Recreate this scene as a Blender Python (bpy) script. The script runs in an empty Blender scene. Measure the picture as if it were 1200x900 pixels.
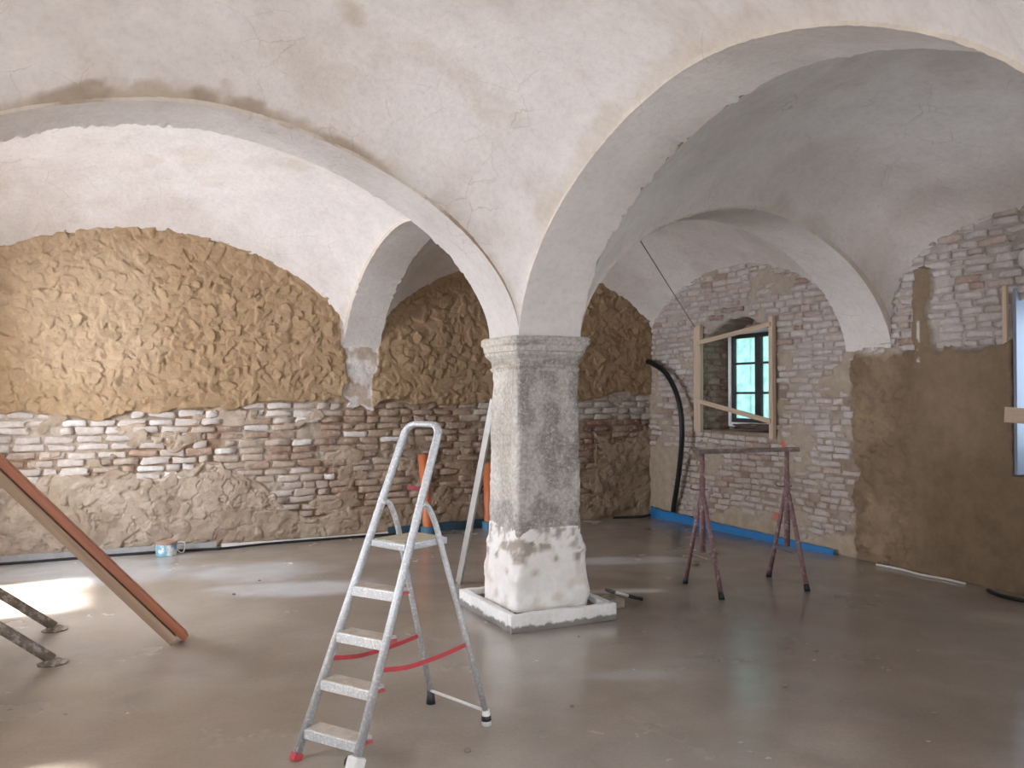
import bpy, bmesh, math, random
import numpy as np
from mathutils import Vector, Matrix

sc = bpy.context.scene
COL = sc.collection
R = math.radians
random.seed(7)
rng = np.random.default_rng(11)

# ------------------------------------------------------------------ camera
F_PX, YAW, HORIZON, EYE = 1000.0, 26.0, 465.0, 1.65
cam_d = bpy.data.cameras.new('camera')
cam_d.sensor_width = 36.0
cam_d.lens = F_PX / 1200 * 36
cam_d.clip_start = 0.05
cam = bpy.data.objects.new('camera', cam_d)
COL.objects.link(cam)
cam.location = (0, 0, EYE)
cam.rotation_euler = (R(90) + math.atan((HORIZON - 450) / F_PX), 0, R(-YAW))
sc.camera = cam
SN, CS = math.sin(R(YAW)), math.cos(R(YAW))

# ------------------------------------------------------------------ world, sun, daylight
sc.view_settings.view_transform = 'Standard'
sc.view_settings.look = 'None'
sc.view_settings.gamma = 1.0
sc.view_settings.use_curve_mapping = False
sc.view_settings.exposure = 0.42
sc.cycles.caustics_reflective = False
sc.cycles.caustics_refractive = False
sc.cycles.blur_glossy = 1.0
sc.cycles.sample_clamp_indirect = 6.0
w = bpy.data.worlds.new('world')
sc.world = w
w.use_nodes = True
bg = w.node_tree.nodes['Background']
bg.inputs['Color'].default_value = (0.80, 0.90, 1.0, 1)
bg.inputs['Strength'].default_value = 2.2

sun_d = bpy.data.lights.new('sun', 'SUN')
sun_d.energy = 55.0
sun_d.angle = R(6.0)
sun_d.color = (1.0, 0.98, 0.95)
sun = bpy.data.objects.new('sun', sun_d)
COL.objects.link(sun)
sun.rotation_euler = Vector((1.35, 0.10, -1.75)).to_track_quat('-Z', 'Y').to_euler()


def area(name, loc, direction, sx, sy, power, color):
    d = bpy.data.lights.new(name, 'AREA')
    d.shape = 'RECTANGLE'
    d.size, d.size_y = sx, sy
    d.energy = power
    d.color = color
    o = bpy.data.objects.new(name, d)
    COL.objects.link(o)
    o.location = loc
    o.rotation_euler = Vector(direction).to_track_quat('-Z', 'Z').to_euler()
    return o


SKYC = (0.90, 0.945, 1.05)
# daylight standing in the window openings, plus fill from out of view
area('daylight_back_bay', (-2.25, 7.95, 1.75), (1, 0, -0.05), 1.5, 1.7, 305, (0.90, 0.945, 1.04))
area('daylight_middle_bay', (-2.25, 3.55, 1.75), (1, 0, -0.05), 1.5, 1.7, 88, SKYC)
area('daylight_front_bay', (-2.25, -1.0, 1.75), (1, 0, -0.05), 1.5, 1.7, 88, SKYC)
area('fill_behind_camera', (1.0, -3.80, 1.3), (0, 1, 0.0), 1.6, 2.3, 120, SKYC)  # opening and lamp added behind the camera to light the near vault
area('fill_right_front', (7.60, -1.0, 1.9), (-1, 0, -0.05), 1.2, 1.3, 140, (0.88, 0.94, 1.04))  # unseen opening, its strength raised to brighten the right bays
area('daylight_right_middle', (7.50, 3.98, 1.8), (-1, 0, -0.05), 1.2, 1.4, 26, (0.70, 0.84, 1.06))

# ------------------------------------------------------------------ helpers


SAT = 0.76


def lin(r, g, b):
    y = 0.30 * r + 0.59 * g + 0.11 * b
    r, g, b = (y + (c - y) * SAT for c in (r, g, b))
    return tuple(((c / 255) / 12.92 if c / 255 <= 0.04045 else ((c / 255 + 0.055) / 1.055) ** 2.4) for c in (r, g, b))


def rd(r, d, z=0.0):
    """camera right / depth to room coordinates"""
    return Vector((d * SN + r * CS, d * CS - r * SN, z))


def floor_px(x, y):
    d = EYE * F_PX / (y - HORIZON)
    return rd((x - 600) / F_PX * d, d)


def on_plane_y(x, Y):
    k = (x - 600) / F_PX
    X = Y * (SN + k * CS) / (CS - k * SN)
    return X, X * SN + Y * CS


def hash2(ix, iy, seed):
    h = (ix.astype(np.int64) * 374761393 + iy.astype(np.int64) * 668265263 + seed * 1274126177) & 0xFFFFFFFF
    h = ((h ^ (h >> 13)) * 1274126177) & 0xFFFFFFFF
    h = (h ^ (h >> 16)) & 0xFFFFFFFF
    return h / 4294967295.0


def vnoise(x, y, seed=0):
    x0, y0 = np.floor(x), np.floor(y)
    fx, fy = x - x0, y - y0
    fx = fx * fx * (3 - 2 * fx)
    fy = fy * fy * (3 - 2 * fy)
    a = hash2(x0, y0, seed)
    b = hash2(x0 + 1, y0, seed)
    c = hash2(x0, y0 + 1, seed)
    d = hash2(x0 + 1, y0 + 1, seed)
    return (a * (1 - fx) + b * fx) * (1 - fy) + (c * (1 - fx) + d * fx) * fy


def fbm(x, y, seed=0, oct=4):
    s, a, t = 0, 0.5, 0
    for i in range(oct):
        s = s + a * vnoise(x * 2 ** i, y * 2 ** i, seed + i * 17)
        t += a
        a *= 0.5
    return s / t


def sstep(a, b, x):
    t = np.clip((x - a) / (b - a), 0, 1)
    return t * t * (3 - 2 * t)


def mixc(c1, c2, m):
    m = np.asarray(m)[..., None]
    return np.asarray(c1) * (1 - m) + np.asarray(c2) * m


def mesh_np(name, verts, faces, col=None, smooth=True):
    me = bpy.data.meshes.new(name)
    v = np.asarray(verts, dtype=np.float32).reshape(-1, 3)
    f = np.asarray(faces, dtype=np.int32)
    n = f.shape[1]
    me.vertices.add(len(v))
    me.vertices.foreach_set('co', v.ravel())
    me.loops.add(f.size)
    me.loops.foreach_set('vertex_index', f.ravel())
    me.polygons.add(len(f))
    me.polygons.foreach_set('loop_start', np.arange(0, f.size, n, dtype=np.int32))
    me.polygons.foreach_set('loop_total', np.full(len(f), n, dtype=np.int32))
    me.polygons.foreach_set('use_smooth', np.full(len(f), smooth))
    me.update(calc_edges=True)
    if col is not None:
        a = me.color_attributes.new('Col', 'FLOAT_COLOR', 'POINT')
        c = np.ones((len(v), 4), dtype=np.float32)
        c[:, :3] = np.asarray(col).reshape(-1, 3)
        a.data.foreach_set('color', c.ravel())
    me.validate()
    return me


def grid_faces(nu, nv, flip=False):
    i, j = np.meshgrid(np.arange(nu - 1), np.arange(nv - 1), indexing='ij')
    a = (i * nv + j).ravel()
    f = np.stack([a, a + nv, a + nv + 1, a + 1], 1)
    return f[:, ::-1] if flip else f


def link(name, me, mat=None, parent=None):
    o = bpy.data.objects.new(name, me)
    COL.objects.link(o)
    if mat is not None and me is not None and len(me.materials) == 0:
        me.materials.append(mat)
    if parent is not None:
        o.parent = parent
    return o


def tag(o, label, cat, group=None):
    o['label'] = label
    o['category'] = cat
    if group:
        o['group'] = group
    return o


def thing(name, label, cat, loc=(0, 0, 0), group=None):
    o = bpy.data.objects.new(name, None)
    COL.objects.link(o)
    o.location = loc
    o.empty_display_size = 0.1
    return tag(o, label, cat, group)


def struct(o):
    o['kind'] = 'structure'
    return o


# ------------------------------------------------------------------ materials
def nodes(name):
    m = bpy.data.materials.new(name)
    m.use_nodes = True
    nt = m.node_tree
    return m, nt, nt.nodes['Principled BSDF']


def noise_node(nt, scale, detail=5, rough=0.6, vec=None, dist=0.0):
    n = nt.nodes.new('ShaderNodeTexNoise')
    n.inputs['Scale'].default_value = scale
    n.inputs['Detail'].default_value = detail
    n.inputs['Roughness'].default_value = rough
    n.inputs['Distortion'].default_value = dist
    if vec is not None:
        nt.links.new(vec, n.inputs['Vector'])
    return n


def ramp(nt, fac, stops):
    r = nt.nodes.new('ShaderNodeValToRGB')
    e = r.color_ramp.elements
    while len(e) < len(stops):
        e.new(0.5)
    for el, (p, c) in zip(e, stops):
        el.position = p
        el.color = (*c, 1) if len(c) == 3 else c
    nt.links.new(fac, r.inputs['Fac'])
    return r


def mixrgb(nt, a, b, fac, mode='MIX'):
    m = nt.nodes.new('ShaderNodeMix')
    m.data_type = 'RGBA'
    m.blend_type = mode
    for sock, v in ((m.inputs['Factor'], fac), (m.inputs['A'], a), (m.inputs['B'], b)):
        if hasattr(v, 'is_linked') or hasattr(v, 'links'):
            nt.links.new(v, sock)
        elif isinstance(v, (int, float)):
            sock.default_value = v
        else:
            sock.default_value = (*v, 1) if len(v) == 3 else v
    return m.outputs['Result']


def pos(nt):
    return nt.nodes.new('ShaderNodeNewGeometry').outputs['Position']


def bump(nt, bsdf, height, strength, dist=0.01):
    b = nt.nodes.new('ShaderNodeBump')
    b.inputs['Strength'].default_value = strength
    b.inputs['Distance'].default_value = dist
    nt.links.new(height, b.inputs['Height'])
    nt.links.new(b.outputs['Normal'], bsdf.inputs['Normal'])


def mat_rough(name, source='attr', color=None, rough=0.9, var=0.25, scale=14, bscale=60, bstr=0.5, bdist=0.006,
              speck=None, speck_scale=40, speck_amt=0.5, dust=None, dust_amt=0.6):
    """rough mineral surface; colour from attribute, object colour or constant, broken up by noise"""
    m, nt, b = nodes(name)
    p = pos(nt)
    if source == 'attr':
        a = nt.nodes.new('ShaderNodeAttribute')
        a.attribute_name = 'Col'
        base = a.outputs['Color']
    elif source == 'obj':
        base = nt.nodes.new('ShaderNodeObjectInfo').outputs['Color']
    else:
        rgb = nt.nodes.new('ShaderNodeRGB')
        rgb.outputs[0].default_value = (*color, 1)
        base = rgb.outputs[0]
    n = noise_node(nt, scale, 6, 0.65, p)
    r = ramp(nt, n.outputs['Fac'], [(0.25, (1 - var,) * 3), (0.75, (1 + var * 0.6,) * 3)])
    c = mixrgb(nt, base, r.outputs['Color'], 1.0, 'MULTIPLY')
    if speck is not None:
        n2 = noise_node(nt, speck_scale, 4, 0.7, p)
        r2 = ramp(nt, n2.outputs['Fac'], [(0.52, (0, 0, 0)), (0.64, (speck_amt,) * 3)])
        c = mixrgb(nt, c, speck, r2.outputs['Color'])
    if dust is not None:
        n5 = noise_node(nt, 4.5, 6, 0.7, p, 0.5)
        r5 = ramp(nt, n5.outputs['Fac'], [(0.42, (0, 0, 0)), (0.60, (dust_amt,) * 3)])
        c = mixrgb(nt, c, dust, r5.outputs['Color'])
    nt.links.new(c, b.inputs['Base Color'])
    b.inputs['Roughness'].default_value = rough
    b.inputs['Specular IOR Level'].default_value = 0.25
    n3 = noise_node(nt, bscale, 5, 0.7, p)
    bump(nt, b, n3.outputs['Fac'], bstr, bdist)
    return m


def mat_plain(name, color, rough=0.5, metal=0.0, var=0.12, scale=30, speck=None, speck_scale=60, lo=0.55, hi=0.63, bstr=0.15):
    m, nt, b = nodes(name)
    tc = nt.nodes.new('ShaderNodeTexCoord')
    n = noise_node(nt, scale, 5, 0.65, tc.outputs['Object'])
    r = ramp(nt, n.outputs['Fac'], [(0.3, tuple(c * (1 - var) for c in color)), (0.7, tuple(min(1, c * (1 + var)) for c in color))])
    c = r.outputs['Color']
    b.inputs['Metallic'].default_value = metal
    if speck is not None:
        n2 = noise_node(nt, speck_scale, 5, 0.7, tc.outputs['Object'])
        r2 = ramp(nt, n2.outputs['Fac'], [(lo, (0, 0, 0)), (hi, (1, 1, 1))])
        c = mixrgb(nt, c, speck, r2.outputs['Color'])
        if metal > 0:
            inv = nt.nodes.new('ShaderNodeMath')
            inv.operation = 'MULTIPLY_ADD'
            inv.inputs[1].default_value = -metal
            inv.inputs[2].default_value = metal
            nt.links.new(r2.outputs['Color'], inv.inputs[0])
            nt.links.new(inv.outputs[0], b.inputs['Metallic'])
    nt.links.new(c, b.inputs['Base Color'])
    b.inputs['Roughness'].default_value = rough
    n3 = noise_node(nt, scale * 4, 4, 0.6, tc.outputs['Object'])
    bump(nt, b, n3.outputs['Fac'], bstr, 0.003)
    return m


def mat_wood(name, c1, c2, rough=0.65, axis=0, stretch=0.08, scale=30):
    m, nt, b = nodes(name)
    tc = nt.nodes.new('ShaderNodeTexCoord')
    mp = nt.nodes.new('ShaderNodeMapping')
    s = [1, 1, 1]
    s[axis] = stretch
    mp.inputs['Scale'].default_value = s
    nt.links.new(tc.outputs['Object'], mp.inputs['Vector'])
    n = noise_node(nt, scale, 6, 0.6, mp.outputs['Vector'], 0.6)
    r = ramp(nt, n.outputs['Fac'], [(0.3, c1), (0.7, c2)])
    nt.links.new(r.outputs['Color'], b.inputs['Base Color'])
    b.inputs['Roughness'].default_value = rough
    bump(nt, b, n.outputs['Fac'], 0.2, 0.004)
    return m


M_CLAY = mat_rough('clay_render', 'attr', rough=0.95, var=0.22, scale=9, bscale=55, bstr=0.75, bdist=0.012)


def mat_vault():
    m = mat_rough('lime_plaster', 'attr', rough=0.92, var=0.10, scale=4, bscale=18, bstr=0.45, bdist=0.016)
    nt = m.node_tree
    b = nt.nodes['Principled BSDF']
    src = b.inputs['Base Color'].links[0].from_socket
    p = pos(nt)
    nz = noise_node(nt, 3.0, 4, 0.6, p)
    add = nt.nodes.new('ShaderNodeMixRGB')
    add.inputs[0].default_value = 0.14
    nt.links.new(p, add.inputs[1])
    nt.links.new(nz.outputs['Color'], add.inputs[2])
    v = nt.nodes.new('ShaderNodeTexVoronoi')
    v.feature = 'DISTANCE_TO_EDGE'
    v.inputs['Scale'].default_value = 3.4
    nt.links.new(add.outputs[0], v.inputs['Vector'])
    r = ramp(nt, v.outputs['Distance'], [(0.0, (0.72, 0.70, 0.68)), (0.010, (1, 1, 1))])
    gate = noise_node(nt, 1.4, 4, 0.6, p)
    rg = ramp(nt, gate.outputs['Fac'], [(0.50, (0, 0, 0)), (0.60, (0.8,) * 3)])
    cr = mixrgb(nt, (1, 1, 1), r.outputs['Color'], rg.outputs['Color'])
    mot = noise_node(nt, 22, 5, 0.7, p)
    rm = ramp(nt, mot.outputs['Fac'], [(0.28, (0.90, 0.89, 0.88)), (0.55, (1.0,) * 3)])
    c = mixrgb(nt, src, cr, 1.0, 'MULTIPLY')
    c = mixrgb(nt, c, rm.outputs['Color'], 1.0, 'MULTIPLY')
    nt.links.new(c, b.inputs['Base Color'])
    return m


M_VAULT = mat_vault()
M_BRICK = mat_rough('old_brick', 'obj', rough=0.93, var=0.3, scale=16, bscale=70, bstr=0.7, bdist=0.01,
                    speck=lin(205, 196, 188), speck_scale=22, speck_amt=0.5, dust=lin(190, 170, 150), dust_amt=0.45)
M_BRICK_A = mat_rough('old_brick_joined', 'attr', rough=0.93, var=0.3, scale=16, bscale=70, bstr=0.7, bdist=0.01,
                      speck=lin(205, 196, 188), speck_scale=22, speck_amt=0.5, dust=lin(190, 170, 150), dust_amt=0.45)
M_STONE = mat_rough('pillar_stone', 'attr', rough=0.9, var=0.45, scale=34, bscale=80, bstr=0.8, bdist=0.008,
                    speck=lin(214, 206, 194), speck_scale=48, speck_amt=0.6)
M_WHITE = mat_rough('white_limewash', 'attr', rough=0.9, var=0.1, scale=12, bscale=45, bstr=0.6, bdist=0.008)

# ------------------------------------------------------------------ floor
WX0, WX1, WY0, WY1 = -1.65, 7.0, -3.3, 9.93


def blob(x, y, cx, cy, rx, ry, rot, seed, soft=0.5):
    c, s = math.cos(rot), math.sin(rot)
    dx, dy = x - cx, y - cy
    u, v = (dx * c + dy * s) / rx, (-dx * s + dy * c) / ry
    r = np.sqrt(u * u + v * v) + (fbm(x * 2.2, y * 2.2, seed) - 0.5) * 1.1
    return 1 - sstep(1 - soft, 1 + soft, r)


def build_floor():
    n, m = 220, 330
    xs = np.linspace(WX0 - 0.3, WX1 + 0.5, n)
    ys = np.linspace(WY0 - 0.3, WY1 + 0.3, m)
    x, y = np.meshgrid(xs, ys, indexing='ij')
    z = np.zeros_like(x)
    big = fbm(x * 0.45 + 3, y * 0.45, 5, 4)
    mid = fbm(x * 1.6, y * 1.6, 9, 5)
    c = mixc(lin(172, 158, 144), lin(154, 138, 122), sstep(0.35, 0.65, big))
    c = mixc(c, lin(164, 156, 148), 0.5 * sstep(0.45, 0.75, mid))
    brown_zone = np.zeros_like(x)
    # darker brown zone on the right and by the pillar, pale patches
    for px, py, rx, ry, s in ((1000, 740, 2.2, 1.6, 31), (850, 620, 1.5, 1.3, 32), (1150, 800, 1.6, 1.6, 33)):
        p = floor_px(px, py)
        brown_zone = np.maximum(brown_zone, blob(x, y, p.x, p.y, rx, ry, 0.2, s, 0.7))
    c = mixc(c, lin(116, 98, 84), 0.6 * brown_zone)
    dry_sheen = np.zeros_like(x)  # pale drying patches; the left ones paint in the floor's bluish sheen
    for px, py, rx, ry, a, s in ((290, 668, 0.75, 0.42, 0.9, 41), (350, 688, 0.6, 0.3, 0.9, 42), (725, 656, 0.6, 0.18, 0.8, 43),
                                 (735, 692, 0.32, 0.09, 0.7, 44), (735, 790, 0.25, 0.10, 0.3, 45), (110, 665, 0.9, 0.6, 0.7, 46)):
        p = floor_px(px, py)
        dry_sheen = np.maximum(dry_sheen, a * blob(x, y, p.x, p.y, rx, ry, -0.4, s, 0.45))
    c = mixc(c, lin(205, 208, 212), dry_sheen)
    me = mesh_np('floor', np.stack([x, y, z], -1), grid_faces(n, m), c)
    ma, nt, b = nodes('wet_screed')
    a = nt.nodes.new('ShaderNodeAttribute')
    a.attribute_name = 'Col'
    p = pos(nt)
    n1 = noise_node(nt, 2.2, 4, 0.55, p, 0.6)
    r1 = ramp(nt, n1.outputs['Fac'], [(0.3, (0.88, 0.87, 0.85)), (0.7, (1.06, 1.06, 1.06))])
    col = mixrgb(nt, a.outputs['Color'], r1.outputs['Color'], 1.0, 'MULTIPLY')
    n4 = noise_node(nt, 45, 4, 0.6, p)
    r4 = ramp(nt, n4.outputs['Fac'], [(0.3, (0.93,) * 3), (0.7, (1.05,) * 3)])
    col = mixrgb(nt, col, r4.outputs['Color'], 1.0, 'MULTIPLY')
    nt.links.new(col, b.inputs['Base Color'])
    n2 = noise_node(nt, 1.3, 5, 0.6, p)
    r2 = ramp(nt, n2.outputs['Fac'], [(0.3, (0.14,) * 3), (0.7, (0.30,) * 3)])
    nt.links.new(r2.outputs['Color'], b.inputs['Roughness'])
    b.inputs['Specular IOR Level'].default_value = 0.55
    n3 = noise_node(nt, 4.0, 3, 0.5, p)
    bump(nt, b, n3.outputs['Fac'], 0.12, 0.02)
    me.materials.append(ma)
    fl = struct(link('floor', me))
    # screed slab below, so that the floor has depth
    return fl


floor = build_floor()


# ------------------------------------------------------------------ thick height-field walls
def add_pats(H, ID, A, B, a0, b0, step, n, rmin, rmax, amp, tilt, lift, region, seed, aspect=(0.7, 1.25), start=0):
    """overlapping thrown pats of clay: H = max(H, pat)"""
    r_ = np.random.default_rng(seed)
    na, nb = H.shape
    k = 0
    for i in range(n):
        ca = r_.uniform(region[0], region[1])
        cb = r_.uniform(region[2], region[3])
        rad = r_.uniform(rmin, rmax)
        asp = r_.uniform(*aspect)
        rot = r_.uniform(0, math.pi)
        base = r_.uniform(0, lift)
        ta, tb = r_.normal(0, tilt, 2)
        w = rad * 1.5
        i0, i1 = int((ca - w - a0) / step), int((ca + w - a0) / step) + 1
        j0, j1 = int((cb - w - b0) / step), int((cb + w - b0) / step) + 1
        i0, j0 = max(i0, 0), max(j0, 0)
        i1, j1 = min(i1, na), min(j1, nb)
        if i1 <= i0 or j1 <= j0:
            continue
        da, db = A[i0:i1, j0:j1] - ca, B[i0:i1, j0:j1] - cb
        c, s = math.cos(rot), math.sin(rot)
        u, v = (da * c + db * s) / asp, (-da * s + db * c) * asp
        th = np.arctan2(v, u)
        ph = r_.uniform(0, 6.28, 3)
        edge = 1 + 0.16 * np.sin(2 * th + ph[0]) + 0.10 * np.sin(3 * th + ph[1]) + 0.07 * np.sin(5 * th + ph[2])
        q = np.sqrt(u * u + v * v) / (rad * edge)
        h = base + amp * (1 - np.clip(q, 0, 1) ** 5) + (ta * da + tb * db)
        ok = (q < 1) & (h > H[i0:i1, j0:j1])
        Hs = H[i0:i1, j0:j1]
        Is = ID[i0:i1, j0:j1]
        Hs[ok] = h[ok]
        Is[ok] = start + i
    return H, ID


def hf_wall(name, to3, A, B, H, colr, hole, depth, mat, reveal=None):
    """grid wall with holes, skirt to depth behind the face on every border (reveals)"""
    na, nb = A.shape
    P = to3(A, B, H)
    idx = np.arange(na * nb).reshape(na, nb)
    keep = np.ones((na - 1, nb - 1), bool)
    if hole is not None:
        ca = (A[:-1, :-1] + A[1:, 1:]) / 2
        cb = (B[:-1, :-1] + B[1:, 1:]) / 2
        keep = ~hole(ca, cb)
    i, j = np.nonzero(keep)
    f = [np.stack([idx[i, j], idx[i + 1, j], idx[i + 1, j + 1], idx[i, j + 1]], 1)]
    # border edges
    kp = np.zeros((na + 1, nb + 1), bool)
    kp[1:-1, 1:-1] = keep
    edges = []
    ii, jj = np.nonzero(kp[1:-1, 1:-1] & ~kp[:-2, 1:-1]); edges.append(np.stack([idx[ii, jj + 1], idx[ii, jj]], 1))
    ii, jj = np.nonzero(kp[1:-1, 1:-1] & ~kp[2:, 1:-1]); edges.append(np.stack([idx[ii + 1, jj], idx[ii + 1, jj + 1]], 1))
    ii, jj = np.nonzero(kp[1:-1, 1:-1] & ~kp[1:-1, :-2]); edges.append(np.stack([idx[ii, jj], idx[ii + 1, jj]], 1))
    ii, jj = np.nonzero(kp[1:-1, 1:-1] & ~kp[1:-1, 2:]); edges.append(np.stack([idx[ii + 1, jj + 1], idx[ii, jj + 1]], 1))
    E = np.concatenate(edges)
    V = P.reshape(-1, 3)
    C = colr.reshape(-1, 3)
    Af, Bf = A.ravel(), B.ravel()
    uniq, inv = np.unique(E.ravel(), return_inverse=True)
    nd = 7
    base = len(V)
    newV, newC = [], []
    for k in range(1, nd + 1):
        hk = H.ravel()[uniq] * (1 - k / nd) - depth * k / nd
        jit = (0.012 if reveal is None else 0.04) * (vnoise(Af[uniq] * 30 + k * 7.3, Bf[uniq] * 30, 77) - 0.5)
        q = to3(Af[uniq] + jit, Bf[uniq] + jit, hk)
        newV.append(q)
        cu = C[uniq] if reveal is None else mixc(C[uniq], reveal, np.full(len(uniq), 0.8))
        newC.append(cu * (0.85 + 0.3 * vnoise(Af[uniq] * 11 + k * 1.7, Bf[uniq] * 11, 78))[:, None])
    V = np.concatenate([V] + newV)
    C = np.concatenate([C] + newC)
    E2 = inv.reshape(-1, 2)
    prev = E
    for k in range(nd):
        cur = E2 + base + k * len(uniq)
        f.append(np.stack([prev[:, 1], prev[:, 0], cur[:, 0], cur[:, 1]], 1))
        prev = cur
    me = mesh_np(name, V, np.concatenate(f), np.clip(C, 0, 1))
    return struct(link(name, me, mat))


# brick templates ----------------------------------------------------------
BR_L, BR_H, PITCH = 0.262, 0.066, 0.083


def brick_arrays(seed, L=BR_L, Hh=BR_H, depth=0.09):
    """irregular rounded brick face: local x along, z up, face towards -y"""
    r_ = np.random.default_rng(seed)
    xs = np.array([-0.5, -0.42, 0.0, 0.42, 0.5]) * L
    zs = np.array([-0.5, -0.30, 0.30, 0.5]) * Hh
    V, n, m = [], 5, 4
    for i, x in enumerate(xs):
        for j, z in enumerate(zs):
            edge = (i in (0, n - 1)) + (j in (0, m - 1))
            y = [0.0, 0.007, 0.014][edge] + r_.normal(0, 0.0045)
            if edge == 2:
                x, z = x * 0.96, z * 0.9
            V.append((x + r_.normal(0, 0.007), y, z + r_.normal(0, 0.0045)))
    F = []
    for i in range(n - 1):
        for j in range(m - 1):
            a = i * m + j
            F.append((a, a + m, a + m + 1, a + 1))
    ring = [i * m for i in range(n)] + [(n - 1) * m + j for j in range(1, m)] + [i * m + m - 1 for i in range(n - 2, -1, -1)] + [j for j in range(m - 2, 0, -1)]
    b0 = len(V)
    for k in ring:
        V.append((V[k][0], depth, V[k][2]))
    for k in range(len(ring)):
        k2 = (k + 1) % len(ring)
        F.append((ring[k2], ring[k], b0 + k, b0 + k2))
    return np.array(V), np.array(F)


BR = [brick_arrays(100 + i) for i in range(14)]
BR_ME = []
for i, (v, f) in enumerate(BR):
    me = mesh_np('brick', v, f, None, True)
    me.materials.append(M_BRICK)
    BR_ME.append(me)


def lay_bricks(wall, bricks, face_rot, limit=300, hs=1.0):
    """bricks: (px, py, pz, sx, tilt, color, priority). First `limit` single parts, the rest one joined part"""
    bricks.sort(key=lambda b: b[6])
    r_ = random.Random(5)
    ca, sa = math.cos(face_rot), math.sin(face_rot)
    for b in bricks[:limit]:
        o = bpy.data.objects.new('brick', BR_ME[r_.randrange(14)])
        COL.objects.link(o)
        o.parent = wall
        o.location = b[:3]
        o.rotation_euler = (r_.gauss(0, 0.03), b[4], face_rot + r_.gauss(0, 0.025))
        o.scale = (b[3], 1, hs * r_.uniform(0.88, 1.12))
        o.color = (*b[5], 1)
    rest = bricks[limit:]
    if rest:
        V, F, C, n = [], [], [], 0
        for b in rest:
            v, f = BR[r_.randrange(14)]
            x, y, z = v[:, 0] * b[3], v[:, 1], v[:, 2] * hs * r_.uniform(0.88, 1.12)
            t = r_.gauss(0, 0.02)
            x = x + 0 * t
            y = y + x * t
            V.append(np.stack([x * ca - y * sa + b[0], x * sa + y * ca + b[1], z + x * b[4] + b[2]], 1))
            F.append(f + n)
            C.append(np.tile(np.array(b[5]), (len(v), 1)))
            n += len(v)
        o = link('brickwork', mesh_np('brickwork', np.concatenate(V), np.concatenate(F), np.concatenate(C)), M_BRICK_A, wall)
        o['kind'] = 'stuff'
    return len(bricks)


# ------------------------------------------------------------------ back wall
CLAY1, CLAY2, CLAY3 = np.array(lin(182, 147, 106)), np.array(lin(168, 133, 92)), np.array(lin(196, 166, 128))
WASH = np.array(lin(216, 206, 198))


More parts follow.
